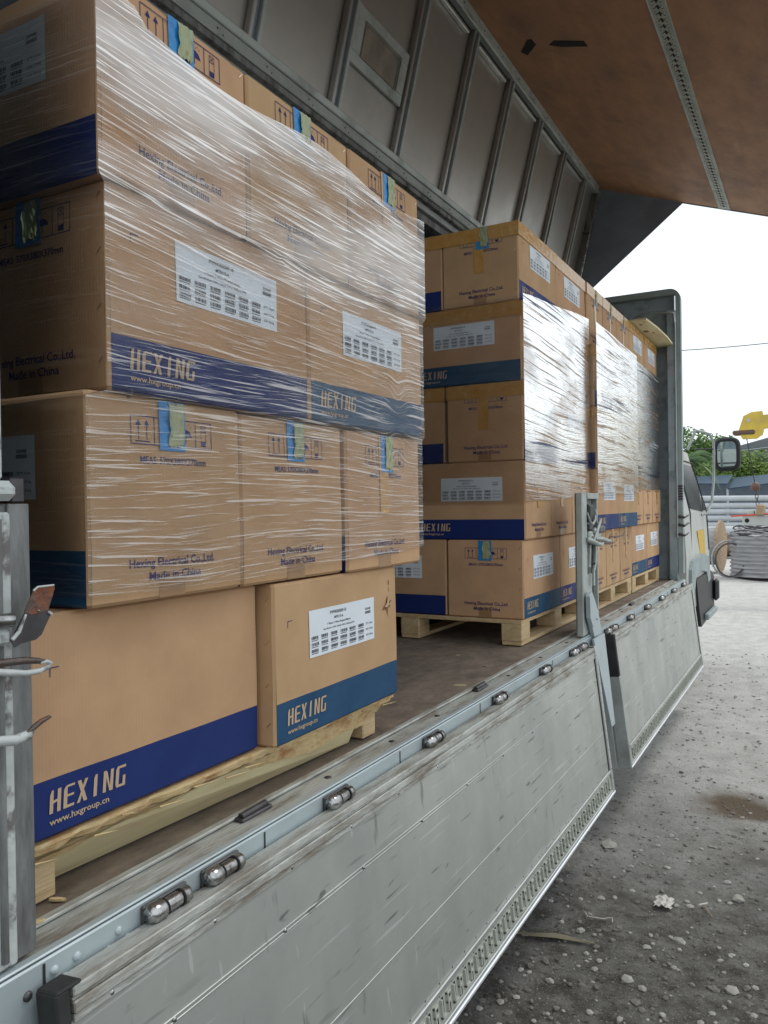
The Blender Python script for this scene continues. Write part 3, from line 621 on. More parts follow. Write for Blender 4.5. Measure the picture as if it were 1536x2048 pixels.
# the broken one
t = Thing('split_pallet', (-1.6, 1.4, Z(-.655)), 'broken pale pallet with torn, splintered edge under the nearest stack', 'pallet')
mb = MB(); rnd = random.Random(4)
ys = [.80 + i * .02 for i in range(61)]; top = []
prof = [(y, -1.100 + .022 * (y - .8) + rnd.uniform(-.003, .003) - (.006 if rnd.random() < .2 else 0)) for y in ys]
for lv, (za, zb_, ins) in enumerate(((-.536, -.543, 0), (-.543, -.551, .008), (-.551, -.560, .016))):
    pts = [(-2.2, .80)] + [(x - ins - rnd.random() * .008, y) for y, x in prof] + [(-2.2, 2.0)]
    mb.prism(pts, 2, Z(zb_), Z(za - .0008), 'split_wood')
t.part('top_deck', mb)
def plank(ya, yb, xta, xtb, xba, xbb, zt, zb, m, th=.03):
    q = MB()
    q.hexa([(xta, ya, Z(zt)), (xtb, yb, Z(zt)), (xtb - th, yb, Z(zt)), (xta - th, ya, Z(zt))], [(xba, ya, Z(zb)), (xbb, yb, Z(zb)), (xbb - th, yb, Z(zb)), (xba - th, ya, Z(zb))], m); return q
t.part('edge_board', plank(.845, 1.86, -1.122, -1.110, -1.205, -1.150, -.562, -.651, 'cream_wood'))
# torn face of split veneer along the upper edge
q = MB(); n_ = 90; vs = []
for i in range(n_ + 1):
    y = .815 + 1.17 * i / n_; lo = -.574 - .004 * math.sin(i * .31) - rnd.random() * .003 - .034 * min(1, max(0, (i - 42) / 16)) + (.02 if i > 84 else 0)
    for k in range(4):
        a = k / 3; vs.append((-1.108 - .020 * a + rnd.uniform(-.0008, .0008), y, Z(-.561 + (lo + .561) * a)))
q.add(vs, [(i * 4 + k, i * 4 + k + 1, (i + 1) * 4 + k + 1, (i + 1) * 4 + k) for i in range(n_) for k in range(3)], 'split_wood')
vs2 = [(x - .012, y, z) for x, y, z in vs]
q.add(vs2, [(i * 4 + k, (i + 1) * 4 + k, (i + 1) * 4 + k + 1, i * 4 + k + 1) for i in range(n_) for k in range(3)], 'split_wood')
t.part('torn_veneer', q)
for (ya, yb, xa) in ((.815, .905, -1.150), (1.36, 1.46, -1.19), (1.915, 1.985, -1.135)):
    b = MB(); b.box((xa - .09, ya, Z(-.655)), (xa, yb, Z(-.5615)), 'pallet_wood', .003); t.part('block', b)
b = MB()
for i in range(14):
    y = .82 + i * .085 + rnd.random() * .04; l = .03 + rnd.random() * .10; z = Z(-.548 - rnd.random() * .02); x = -1.098 + rnd.random() * .008
    l *= .6; b.tube([(x - .004, y, z + .004), (x + .002, y + l * .6, z + .002), (x + .005, y + l, z - .001 + rnd.random() * .003)], [.0022, .0014, .0003], 'split_wood', 4)
o_ = t.part('splinters', b); o_['kind'] = 'stuff'

# ------------------------------------------------------------------ the truck
T = Thing('wing_truck', (-1.97, 4.0, 0), 'silver-grey gull-wing box truck with its side wing raised and side gates hanging down', 'truck')
XL = -2.85; Y0, Y1 = .60, 7.12
b = MB(); b.box((XL, Y0, Z(-.70)), (-1.10, Y1, Z(-.66)), 'floor_board'); T.part('cargo_floor', b)
# side rail: flat top with inner lip, outer face
b = MB()
b.box((-1.10, -.5, Z(-.80)), (-1.023, Y1, Z(-.661)), 'worn_rail', .003)
b.box((-1.108, Y0, Z(-.659)), (-1.090, Y1, Z(-.652)), 'worn_rail', .002)
for y in (1.62, 1.95, 2.25, 2.9, 3.3, 3.7, 4.5, 4.9, 5.6, 6.0, 6.4, 6.8): b.dome((-1.062, y, Z(-.6612)), (0, 0, 1), .010, .004, 'dark_steel', 10)
rail = T.part('side_rail', b)
b = MB(); b.box((-1.030, -.5, Z(-.6608)), (-1.0135, Y1, Z(-.656)), 'rail_paint', .002); b.box((-1.0225, -.5, Z(-.86)), (-1.012, Y1, Z(-.663)), 'rail_paint', .0025); face_b = b
b = MB()
for y in (.30, .770, 1.30, 1.90, 2.48, 3.30, 4.22, 5.0, 6.2): b.box((-1.0115, y, Z(-.85)), (-1.0105, y + .004, Z(-.668)), 'dark_steel')
T.part('face_joint', b, rail)
b = face_b
for y in (.790, .831, .914): b.dome((-1.0118, y, Z(-.6865)), (1, 0, 0), .0078, .0055, 'rail_paint', 14)
for y in (.809, .893, .933, 1.08): b.dome((-1.0118, y, Z(-.708)), (1, 0, 0), .0078, .0055, 'rail_paint', 14)
b.dome((-1.0118, .744, Z(-.701)), (1, 0, 0), .0078, .0055, 'dark_steel', 12)
T.part('rail_face', b, rail)
for y in (1.30, 2.60, 5.2):
    b = MB(); b.box((-1.094, y, Z(-.6605)), (-1.066, y + .105, Z(-.653)), 'dark_steel', .003)
    b.tube([(-1.080, y + .01, Z(-.652)), (-1.080, y + .095, Z(-.650))], .008, 'dark_steel', 8); T.part('rope_hook', b)
# hinges
def hinge(y):
    b = MB(); b.box((-1.0118, y - .012, Z(-.735)), (-1.004, y + .095, Z(-.668)), 'dark_steel', .003)
    zc = Z(-.681); xc = -.993
    b.tube([(xc, y - .002, zc), (xc, y - .011, zc), (xc, y - .012, zc), (xc, y - .006, zc), (xc, y, zc), (xc, y + .018, zc), (xc, y + .024, zc)], [.0060, .0060, .0110, .0160, .0178, .0178, .0135], 'chrome', 20, False)
    b.tube([(xc, y - .003, zc), (xc, y - .001, zc)], .0066, 'slot_black', 12)
    b.tube([(xc, y + .024, zc), (xc, y + .062, zc)], .0128, 'chrome', 16); b.tube([(xc, y + .066, zc), (xc, y + .082, zc), (xc, y + .087, zc)], [.0145, .0145, .008], 'chrome', 16)
    b.tube([(xc, y + .0235, zc), (xc, y + .0265, zc)], .0150, 'slot_black', 16); b.tube([(xc, y + .0620, zc), (xc, y + .0660, zc)], .0152, 'slot_black', 16)
    b.box((-1.004, y - .004, Z(-.735)), (-.978, y + .024, Z(-.690)), 'dark_steel', .006); b.box((-1.004, y + .0245, Z(-.735)), (-.986, y + .064, Z(-.6945)), 'dark_steel', .004)
    b.dome((-1.0035, y + .012, Z(-.722)), (1, 0, 0), .006, .004, 'chrome', 8)
    T.part('hinge', b)
for y in (.972, 1.118, 1.53, 2.05, 2.60, 3.13, 3.57, 3.71, 4.23, 4.36, 4.79, 5.32, 5.85, 6.38, 6.88): hinge(y)
# dropped side gates
def gate(y0, y1, near_rubber, label):
    pitch = .078; dx, dz = (-.878 + .962), (-1.394 + .692); ln = math.hypot(dx, dz); d = Vector((dx / ln, 0, dz / ln)); nn = Vector((-dz / ln, 0, dx / ln))
    o = Vector((-.962, 0, Z(-.692)))
    def Q(v, y, off): p = o + d * v + nn * off; return (p.x, y, p.z)
    def slab(mb, v0, v1, ya, yb, n0, n1, m, ch=0):
        mtx = Matrix(((d.x, 0, nn.x, o.x), (0, 1, 0, 0), (d.z, 0, nn.z, o.z), (0, 0, 0, 1)))
        mb.box((v0, ya, n0), (v1, yb, n1), m, ch, mtx)
    b = MB(); slab(b, .050, .596, y0 + .004, y1 - .004, -.030, -.004, 'scuffed_gate')
    y = y0 + .10
    while y < y1 - .05:
        b.dome(Q(.046, y, -.0005), nn, .0045, .002, 'chrome', 8); y += .235
    y = y0 + .22
    while y < y1 - .05:
        b.dome(Q(.154, y, -.002), nn, .0045, .002, 'chrome', 8); y += .31
    y = y0 + .12
    while y < y1 - .05:
        b.dome(Q(.578, y, -.004), nn, .003, .001, 'slot_black', 6); y += .085
    g = T.part('side_gate', b); g['label'] = label
    b = MB()       # plank joint ridges
    slab(b, .148, .152, y0 + .05, y1 - .05, -.0045, -.0015, 'scuffed_gate', .001); slab(b, .156, .159, y0 + .05, y1 - .05, -.0045, -.002, 'scuffed_gate', .001)
    slab(b, .402, .405, y0 + .05, y1 - .05, -.0045, -.0025, 'scuffed_gate', .001)
    T.part('plank_seam', b, g)
    b = MB()       # top extrusion with grooves
    slab(b, .0, .016, y0 + .03, y1, -.045, .004, 'worn_rail', .002); slab(b, .0165, .022, y0 + .03, y1, -.045, -.001, 'worn_rail', .001)
    slab(b, .0225, .040, y0 + .03, y1, -.045, .003, 'worn_rail', .002); slab(b, .0405, .052, y0 + .03, y1, -.045, .000, 'worn_rail', .001)
    T.part('top_extrusion', b, g)
    b = MB()       # bottom rail: ridge, track, lip
    slab(b, .585, .600, y0 + .04, y1 - .03, -.004, .004, 'bare_aluminium', .002)
    slab(b, .6005, .676, y0 + .04, y1 - .03, -.012, -.002, 'track_paint', .001)
    slab(b, .6765, .686, y0, y1, -.035, .004, 'bare_aluminium', .002)
    T.part('bottom_rail', b, g)
    b = MB(); slab(b, .6865, .699, y0, y1, -.035, .008, 'bright_lip', .003); T.part('bottom_lip', b, g)
    b = MB(); y = y0 + .07; i = 0
    while y < y1 - .06:
        slab(b, .612, .660, y, y + .006, -.003, .006, 'track_paint', .001); slab(b, .612, .619, y, y + .022, -.003, .005, 'track_paint', .001)
        slab(b, .634, .641, y, y + .018, -.003, .005, 'track_paint', .001)
        slab(b, .620, .633, y + .007, y + .028, -.0025, -.001, 'slot_black'); slab(b, .642, .668, y + .007, y + .024, -.0025, -.001, 'slot_black')
        slab(b, .612, .662, y + .040, y + .047, -.003, .006, 'track_paint', .001); slab(b, .655, .663, y + .040, y + .064, -.003, .006, 'track_paint', .001)
        slab(b, .613, .653, y + .048, y + .062, -.0025, -.001, 'slot_black')
        b.dome(Q(.669, y + .02, -.002), nn, .002, .0015, 'slot_black', 6); b.dome(Q(.606, y + .045, -.002), nn, .002, .0015, 'slot_black', 6)
        y += pitch
    T.part('lashing_track', b, g)
    b = MB()       # far end trim with rivets
    slab(b, -.004, .70, y1 - .032, y1 - .004, -.045, .006, 'bare_aluminium', .002); slab(b, -.004, .62, y1 - .0365, y1 - .0325, -.02, -.001, 'slot_black')
    for k in range(14): b.dome(Q(.04 + k * .045, y1 - .018, .006), nn, .003, .0012, 'slot_black', 6)
    T.part('end_trim', b, g)
    b = MB()       # near end
    if near_rubber: slab(b, -.003, .696, y0 - .002, y0 + .022, -.040, .006, 'rubber', .003); slab(b, -.006, .0, y0 + .0, y0 + .045, -.040, .006, 'rubber', .003)
    else:
        slab(b, .0, .22, y0 - .004, y0 + .022, -.065, .004, 'rubber', .004); slab(b, .2205, .70, y0 - .002, y0 + .022, -.062, .004, 'frame_steel', .003)
        slab(b, .0, .70, y0 - .006, y0 + .018, -.098, -.069, 'frame_steel', .003)
        for k in range(14): b.dome(Q(.10 + k * .042, y0 + .035, -.004), nn, .003, .0012, 'slot_black', 6)
    T.part('end_channel', b, g)
    return g
gate(.750, 3.835, True, 'longer side gate hanging down, nearest, scratched, with a black rubber end')
gate(4.218, 7.10, False, 'shorter-looking side gate hanging beyond the middle post')

# posts
def flat_loop(b, pts, r, m): b.tube(pts, r, m, 8)
p = MB()
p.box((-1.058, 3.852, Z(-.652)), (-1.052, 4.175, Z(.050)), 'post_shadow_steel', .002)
p.box((-1.0515, 3.850, Z(-.652)), (-1.022, 3.858, Z(.052)), 'frame_steel', .002); p.box((-1.030, 3.8585, Z(-.652)), (-1.022, 3.945, Z(.050)), 'frame_steel', .003)
p.box((-1.0515, 4.165, Z(-.652)), (-1.026, 4.178, Z(.050)), 'frame_steel', .002)
p.box((-1.0515, 3.9455, Z(.022)), (-1.016, 4.164, Z(.052)), 'frame_steel', .003)
p.box((-1.0515, 3.9455, Z(-.652)), (-1.040, 4.10, Z(-.36)), 'frame_steel', .003)
post = T.part('middle_post', p)
l = MB(); l.box((-1.050, 3.965, Z(-.095)), (-1.012, 4.060, Z(-.005)), 'black_plastic', .010); T.part('rubber_stop', l, post)
def lt(nm, pieces):
    l = MB()
    for k, a_ in pieces:
        if k == 't': l.tube(*a_)
        elif k == 'b': l.box(*a_)
        else: l.dome(*a_)
    return T.part(nm, l, post)
lt('upper_catch', [('t', ([(-1.02, 3.945, Z(-.045)), (-1.008, 3.95, Z(-.090)), (-1.003, 3.98, Z(-.105)), (-1.003, 4.03, Z(-.085)), (-1.006, 4.05, Z(-.062))], [.004, .006, .007, .006, .004], 'frame_steel', 8)),
  ('t', ([(-1.02, 4.11, Z(-.03)), (-1.01, 4.10, Z(-.10)), (-1.01, 4.13, Z(-.135))], [.004, .006, .005], 'frame_steel', 8)), ('b', ((-1.04, 3.96, Z(-.135)), (-1.012, 4.03, Z(-.108)), 'dark_steel', .006)), ('d', ((-1.003, 4.035, Z(-.082)), (1, 0, 0), .008, .007, 'chrome', 10))])
lt('latch_body', [('b', ((-1.04, 3.955, Z(-.200)), (-1.010, 4.02, Z(-.140)), 'frame_steel', .008)), ('b', ((-1.035, 4.04, Z(-.190)), (-1.000, 4.15, Z(-.125)), 'frame_steel', .010)), ('b', ((-1.03, 4.09, Z(-.155)), (-.990, 4.20, Z(-.115)), 'post_shadow_steel', .010)),
  ('t', ([(-1.01, 4.00, Z(-.205)), (-1.002, 4.05, Z(-.150)), (-1.0, 4.11, Z(-.100)), (-1.002, 4.15, Z(-.085))], [.006, .009, .008, .005], 'frame_steel', 8)), ('d', ((-1.010, 4.00, Z(-.165)), (1, 0, 0), .009, .006, 'chrome', 10)), ('t', ([(-1.008, 4.03, Z(-.155)), (-1.000, 4.06, Z(-.205)), (-1.0, 4.10, Z(-.195))], [.005, .005, .004], 'chrome', 8))])
lt('latch_handle', [('t', ([(-1.02, 3.93, Z(-.180)), (-.995, 3.95, Z(-.190)), (-.985, 4.00, Z(-.204)), (-.980, 4.06, Z(-.212)), (-.982, 4.11, Z(-.203))], [.012, .013, .012, .010, .006], 'frame_steel', 10)),
  ('t', ([(-1.01, 4.06, Z(-.180)), (-.985, 4.10, Z(-.184)), (-.975, 4.16, Z(-.196)), (-.970, 4.22, Z(-.198))], [.010, .012, .011, .008], 'frame_steel', 10)),
  ('t', ([(-.972, 4.19, Z(-.190)), (-.968, 4.205, Z(-.176)), (-.955, 4.28, Z(-.180)), (-.945, 4.40, Z(-.176))], [.005, .005, .005, .004], 'rusty_steel', 8)), ('t', ([(-.980, 4.11, Z(-.205)), (-.965, 4.20, Z(-.212)), (-.955, 4.25, Z(-.208))], [.007, .005, .003], 'rusty_steel', 8))])
def strap(b, a0, a1, w_, m, x=-1.018):
    b.hexa([(x, a0[0], Z(a0[1])), (x, a0[0] + w_, Z(a0[1])), (x - .009, a0[0] + w_, Z(a0[1])), (x - .009, a0[0], Z(a0[1]))], [(x, a1[0], Z(a1[1])), (x, a1[0] + w_, Z(a1[1])), (x - .009, a1[0] + w_, Z(a1[1])), (x - .009, a1[0], Z(a1[1]))], m)
l = MB(); strap(l, (3.985, -.21), (3.965, -.32), .025, 'frame_steel'); T.part('latch_link', l, post)
l = MB(); strap(l, (4.10, -.215), (4.095, -.30), .030, 'frame_steel'); strap(l, (4.095, -.3005), (4.055, -.345), .030, 'frame_steel'); strap(l, (4.055, -.3455), (4.055, -.42), .022, 'frame_steel'); T.part('latch_link', l, post)
l = MB(); l.dome((-1.012, 4.02, Z(-.300)), (1, 0, 0), .014, .010, 'dark_steel', 12); l.dome((-1.002, 4.02, Z(-.300)), (1, 0, 0), .006, .004, 'chrome', 10); T.part('pivot_bolt', l, post)
l = MB(); l.prism([(3.865, Z(-.455)), (3.885, Z(-.441)), (3.93, Z(-.441)), (3.955, Z(-.462)), (4.04, Z(-.545)), (4.10, Z(-.640)), (4.10, Z(-.668)), (3.965, Z(-.668)), (3.925, Z(-.62)), (3.870, Z(-.560))], 0, -1.012, -.996, 'rail_paint')
l.prism([(3.866, Z(-.457)), (3.93, Z(-.455)), (3.95, Z(-.56)), (3.925, Z(-.615)), (3.872, Z(-.56))], 0, -.9955, -.992, 'rail_paint'); l.dome((-.9955, 4.01, Z(-.585)), (1, 0, 0), .006, .003, 'dark_steel', 8)
T.part('post_fin', l, post)
l = MB(); l.hexa([(-.985, 3.905, Z(-.672)), (-.985, 4.125, Z(-.672)), (-.995, 4.125, Z(-.672)), (-.995, 3.905, Z(-.672))], [(-.925, 4.00, Z(-1.12)), (-.925, 4.07, Z(-1.12)), (-.935, 4.07, Z(-1.12)), (-.935, 4.00, Z(-1.12))], 'rail_paint')
T.part('post_foot', l)
# rear post (left edge of the view)
p = MB()
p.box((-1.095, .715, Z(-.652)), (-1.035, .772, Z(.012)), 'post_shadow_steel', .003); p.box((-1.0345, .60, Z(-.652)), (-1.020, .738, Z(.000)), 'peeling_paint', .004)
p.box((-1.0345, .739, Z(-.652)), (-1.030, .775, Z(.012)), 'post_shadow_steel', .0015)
p.tube([(-1.0195, .715, Z(-.64)), (-1.0195, .715, Z(-.01))], .006, 'post_shadow_steel', 8)
rp = T.part('rear_post', p)
l = MB(); l.box((-1.075, .60, Z(.016)), (-1.010, .745, Z(.045)), 'peeling_paint', .010); l.box((-1.06, .7455, Z(.014)), (-1.03, .768, Z(.050)), 'dark_steel', .002); T.part('post_cap', l, rp)
l = MB()      # bent latch plate, seen from below
def sheet(b, pts, th, m):
    n_ = len(pts); vs = list(pts) + [(x - th, y + th * .3, z) for x, y, z in pts]
    b.add(vs, [tuple(range(n_)), tuple(range(2 * n_ - 1, n_ - 1, -1))] + [(i, n_ + i, n_ + (i + 1) % n_, (i + 1) % n_) for i in range(n_)], m)
def zz_(y, z, x=-.99): return (x, y, Z(z))
sheet(l, [zz_(.750, -.113), zz_(.757, -.109), zz_(.783, -.109), zz_(.786, -.113), zz_(.773, -.146), zz_(.745, -.147), zz_(.735, -.141)], .003, 'rusty_steel')
sheet(l, [zz_(.745, -.1475), zz_(.7735, -.1465), zz_(.7785, -.150), zz_(.762, -.178), zz_(.752, -.184), zz_(.728, -.186), zz_(.718, -.190), zz_(.712, -.180), zz_(.735, -.1415, -.989)], .003, 'dark_steel')
l.tube([zz_(.712, -.178, -.987), zz_(.722, -.168, -.986), zz_(.734, -.145, -.986)], [.0028, .0030, .0015], 'peeling_paint', 8)
l.tube([zz_(.7495, -.1135), zz_(.757, -.1085), zz_(.784, -.1085)], .0016, 'peeling_paint', 6)
l.tube([zz_(.7735, -.1465, -.9885), zz_(.7785, -.151, -.9885)], .002, 'peeling_paint', 6)
l.dome(zz_(.757, -.143, -.9895), (1, -.2, 0), .0022, .0016, 'chrome', 8)
T.part('latch_plate', l, rp)
l = MB()
for (z0, r_) in ((0, .0085), (.0022, .0100), (.0044, .0085)): l.tube([(-1.02 , .66 + z0, Z(-.150)), (-.985, .712 + z0, Z(-.150))], r_, 'chrome', 14)
l.box((-1.02, .66, Z(-.186)), (-.992, .716, Z(-.163)), 'peeling_paint', .005); T.part('pivot_bolt', l, rp)
l = MB()
l.tube([zz_(.665, -.214, -.995), zz_(.71, -.2235, -.990), zz_(.735, -.2290), zz_(.757, -.2300), zz_(.773, -.2265), zz_(.776, -.2215), zz_(.770, -.2185), zz_(.758, -.2180)], [.0055, .0050, .0042, .0040, .0038, .0034, .0030, .0028], 'peeling_paint', 12)
l.tube([zz_(.675, -.207, -.996), zz_(.735, -.2110, -.992), zz_(.755, -.2150, -.991), zz_(.770, -.2185, -.991)], [.0060, .0055, .0045, .0025], 'rusty_steel', 10)
T.part('latch_hook', l, rp)
l = MB()
l.tube([zz_(.665, -.310, -.995), zz_(.715, -.3190), zz_(.738, -.3170), zz_(.745, -.3090)], [.0070, .0075, .0070, .0040], 'peeling_paint', 12)
l.tube([zz_(.733, -.3140, -.988), zz_(.745, -.3080, -.988), zz_(.757, -.3025, -.988), zz_(.770, -.2995, -.988), zz_(.774, -.3000, -.988)], [.0028, .0042, .0038, .0028, .0012], 'rusty_steel', 10)
T.part('latch_tongue', l, rp)
b = MB(); b.box((-1.09, .60, Z(.0465)), (-1.030, .734, Z(1.80)), 'peeling_paint', .004); T.part('rear_pillar', b)
b = MB(); b.box((XL, .60, Z(-.66)), (-1.096, .625, Z(1.80)), 'headboard_steel'); T.part('rear_wall', b)
b = MB(); b.box((XL - .03, Y0, Z(-.70)), (XL, Y1, Z(1.83)), 'headboard_steel'); T.part('left_wall', b)
b = MB(); b.box((XL, Y0, Z(1.80)), (-2.06, Y1, Z(1.83)), 'dark_sheet')
for k in range(10): b.box((XL, .9 + k * .65, Z(1.76)), (-2.06, .94 + k * .65, Z(1.7995)), 'frame_steel')
T.part('fixed_roof', b)
# centre roof beam along the hinge line: stacked flanges
b = MB()
b.box((-2.06, Y0, Z(1.70)), (-1.985, Y1, Z(1.84)), 'frame_steel', .003)
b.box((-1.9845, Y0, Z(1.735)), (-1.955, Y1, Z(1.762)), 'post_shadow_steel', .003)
b.box((-1.9845, Y0, Z(1.7625)), (-1.945, Y1, Z(1.812)), 'frame_steel', .004)
b.box((-2.058, Y0, Z(1.655)), (-2.01, Y1, Z(1.6995)), 'post_shadow_steel', .003)
beam = T.part('roof_beam', b)
b = MB(); y = .8
while y < 7.0: b.dome((-1.9448, y, Z(1.787)), (1, 0, 0), .005, .003, 'dark_steel', 6); b.dome((-1.9448, y + .03, Z(1.775)), (1, 0, 0), .004, .003, 'dark_steel', 6); y += .30
T.part('beam_bolts', b, beam)
# raised wing
HX, HZ, CX, CZ = -1.965, 1.815, -1.716, 2.80
wd = Vector((CX - HX, 0, CZ - HZ)); wl = wd.length; wd.normalize(); wn = Vector((wd.z, 0, -wd.x))      # outward to the open side
def WM(o, d, n): return Matrix(((d.x, 0, n.x, o.x), (0, 1, 0, 0), (d.z, 0, n.z, o.z), (0, 0, 0, 1)))
WMx = WM(Vector((HX, 0, Z(HZ))), wd, wn)
def ws(b, s0, s1, ya, yb, n0, n1, m, ch=0): b.box((s0, ya, n0), (s1, yb, n1), m, ch, WMx)
b = MB(); ws(b, .01, wl + .04, Y0, 7.16, -.030, -.022, 'wing_aluminium'); wing = T.part('roof_wing', b)
ribs = [.71 + .604 * k for k in range(11)]
for y in ribs:
    b = MB()
    ws(b, .012, wl - .055, y - .040, y - .020, -.0215, .012, 'wing_aluminium', .004); ws(b, .012, wl - .055, y + .010, y + .032, -.0215, .016, 'frame_steel', .003)
    ws(b, .012, wl - .055, y - .0195, y + .0095, -.0215, -.004, 'dark_sheet'); T.part('rib', b, wing)
b = MB(); ws(b, .0, .035, Y0, 7.16, -.020, .030, 'frame_steel', .004); ws(b, wl - .052, wl + .01, Y0, 7.16, -.0205, .028, 'frame_steel', .004)
ws(b, wl - .050, wl - .030, Y0, 7.16, .0285, .034, 'worn_rail', .002)
T.part('wing_edge_beam', b, wing)
b = MB()
for i in range(len(ribs) - 1): ws(b, wl - .105, wl - .088, ribs[i] + .05, ribs[i + 1] - .10, -.0205, .010, 'bare_aluminium', .003); ws(b, wl - .087, wl - .0535, ribs[i] + .05, ribs[i + 1] - .06, -.0215, -.015, 'slot_black')
T.part('stiffener', b, wing)
b = MB()
y = .75
while y < 7.0: b.dome(tuple(Vector((HX, y, Z(HZ))) + wd * (wl - .022) + wn * .028), wn, .006, .003, 'slot_black', 6); b.dome(tuple(Vector((HX, y + .22, Z(HZ))) + wd * (wl - .012) + wn * .028), wn, .004, .003, 'slot_black', 6); y += .302
T.part('wing_rivets', b, wing)
# rooflight hatch between two ribs
ya, yb = ribs[4] + .045, ribs[5] - .052; b = MB()
fr = 'frame_steel'; sa, sb = .27, .53
ws(b, sa, sa + .055, ya, yb, -.021, .000, fr, .003); ws(b, sb - .055, sb, ya, yb, -.021, .000, fr, .003); ws(b, sa + .0555, sb - .0555, ya, ya + .085, -.021, .0, fr, .003); ws(b, sa + .0555, sb - .0555, yb - .085, yb, -.021, .0, fr, .003)
h = T.part('rooflight_hatch', b, wing)
b = MB(); ws(b, sa + .056, sb - .056, ya + .0855, yb - .0855, -.021, -.006, 'dusty_vent', .002)
for (s0, s1, y0_, y1_) in ((sa + .048, sa + .054, ya + .075, yb - .075), (sb - .054, sb - .048, ya + .075, yb - .075), (sa + .0545, sb - .0545, ya + .075, ya + .081), (sa + .0545, sb - .0545, yb - .081, yb - .075)): ws(b, s0, s1, y0_, y1_, .0005, .006, 'dusty_vent', .002)
T.part('hatch_pane', b, wing)
# wing side panel lined with plywood
pd = Vector((1.339, 0, -.486)).normalized(); pn = Vector((pd.z, 0, -pd.x))           # inner (lower) side
PO = Vector((CX + .012, 0, Z(CZ + .004))); PM = WM(PO, pd, pn)
def ps(b, s0, s1, ya, yb, n0, n1, m, ch=0): b.box((s0, ya, n0), (s1, yb, n1), m, ch, PM)
b = MB(); ps(b, .0, 1.76, Y0, 7.16, -.012, .0, 'wing_plywood'); pan = T.part('wing_side_panel', b)
b = MB(); ps(b, -.01, 1.78, Y0 - .01, 7.18, -.040, -.0125, 'bare_aluminium', .003); T.part('panel_skin', b, pan)
b = MB(); ps(b, .012, 1.76, 7.1605, 7.176, -.012, .006, 'dark_sheet', .002); ps(b, 1.7605, 1.80, Y0, 7.176, -.012, .02, 'frame_steel', .003); T.part('panel_edge', b, pan)
b = MB(); s0, s1 = 1.050, 1.140; ps(b, s0, s1, Y0, 7.155, .0005, .004, 'track_paint', .001); y = .65
while y < 7.10:
    sm_ = (s0 + s1) / 2
    for (a0, a1, c0, c1) in ((sm_ - .014, sm_ + .014, y, y + .010), (sm_ - .004, sm_ + .006, y - .014, y + .026), (sm_ - .026, sm_ - .015, y + .012, y + .022), (sm_ + .016, sm_ + .026, y + .012, y + .022)):
        ps(b, a0, a1, c0, c1, .0035, .0046, 'slot_black')
    ps(b, sm_ - .024, sm_ - .018, y - .010, y + .008, .0035, .009, 'track_paint'); ps(b, sm_ + .018, sm_ + .024, y - .010, y + .008, .0035, .009, 'track_paint')
    y += .060
T.part('lashing_track', b, pan)
b = MB(); ps(b, s0 - .004, s0 + .003, Y0, 7.155, .0005, .007, 'frame_steel', .001); ps(b, s1 - .003, s1 + .004, Y0, 7.155, .0005, .007, 'frame_steel', .001); T.part('track_flange', b, pan)
# gouges in the plywood
b = MB()
def gouge(pts): 
    n = len(pts); vs = [tuple(PM @ Vector((s, y, .0012))) for s, y in pts]; b.add(vs, [tuple(range(n))], 'slot_black')
gouge([(.36, 4.55), (.41, 4.49), (.60, 4.47), (.61, 4.53), (.44, 4.56)]); gouge([(.14, 4.66), (.17, 4.70), (.28, 4.55), (.27, 4.49), (.24, 4.50)])
T.part('gouge', b, pan)
# dark end sheet closing the front of the raised wing
b = MB(); b.prism([(HX, Z(HZ + .03)), (CX - .005, Z(CZ + .01)), (-.998, Z(2.552)), (HX + .02, Z(HZ - .01))], 1, 7.165, 7.175, 'dark_sheet'); T.part('wing_end_sheet', b)
b = MB(); ws(b, .03, wl, 7.08, 7.159, -.0215, .034, 'post_shadow_steel', .003)
for k in range(9): b.dome(tuple(Vector((HX, 7.12, Z(HZ))) + wd * (.1 + k * .1) + wn * .034), wn, .006, .004, 'slot_black', 6)
T.part('end_frame', b, wing)
b = MB(); a = Vector((HX, 7.04, Z(HZ))) + wd * .20 + wn * .06; c = Vector((HX, 7.04, Z(HZ))) + wd * .60 + wn * .05
b.tube([tuple(a - wd * .35), tuple(a)], .020, 'dark_steel', 10); b.tube([tuple(a), tuple(c)], .009, 'chrome', 8); b.dome(tuple(a), (1, 0, 0), .03, .02, 'rusty_steel', 10)
b.tube([tuple(c), tuple(c - wn * .06)], .010, 'dark_steel', 8)
T.part('wing_cylinder', b)
# headboard
b = MB(); b.prism([(XL, Z(-.70)), (-1.075, Z(-.70)), (-1.075, Z(1.77)), (-1.13, Z(1.80)), (XL, Z(1.80))], 1, 7.10, 7.14, 'headboard_steel'); hb = T.part('headboard', b)
b = MB(); cpts = []
xr, zt = -1.015, 1.80; rr_ = .09
for k in range(7):
    a = k / 6 * math.pi / 2; cpts.append((xr - rr_ + rr_ * math.sin(a), Z(zt - rr_ + rr_ * math.cos(a))))
b.prism([(XL, Z(zt))] + cpts + [(xr, Z(-.60)), (xr - .04, Z(-.60)), (xr - .04, Z(zt - .05)), (XL, Z(zt - .05))], 1, 7.03, 7.0995, 'fender_grey')
T.part('headboard_frame', b, hb)
b = MB(); b.box((-1.125, 7.02, Z(-.655)), (-1.060, 7.095, Z(1.62)), 'headboard_steel', .004); b.box((-1.0595, 7.005, Z(-.30)), (-1.052, 7.03, Z(1.60)), 'bare_aluminium', .002); T.part('front_post', b, hb)
b = MB(); b.tube([(-1.40, 7.08, Z(1.60)), (-1.28, 7.02, Z(1.625)), (-1.06, 6.98, Z(1.58)), (-1.055, 6.99, Z(1.50))], .006, 'bare_aluminium', 6); T.part('grab_wire', b, hb)
b = MB()
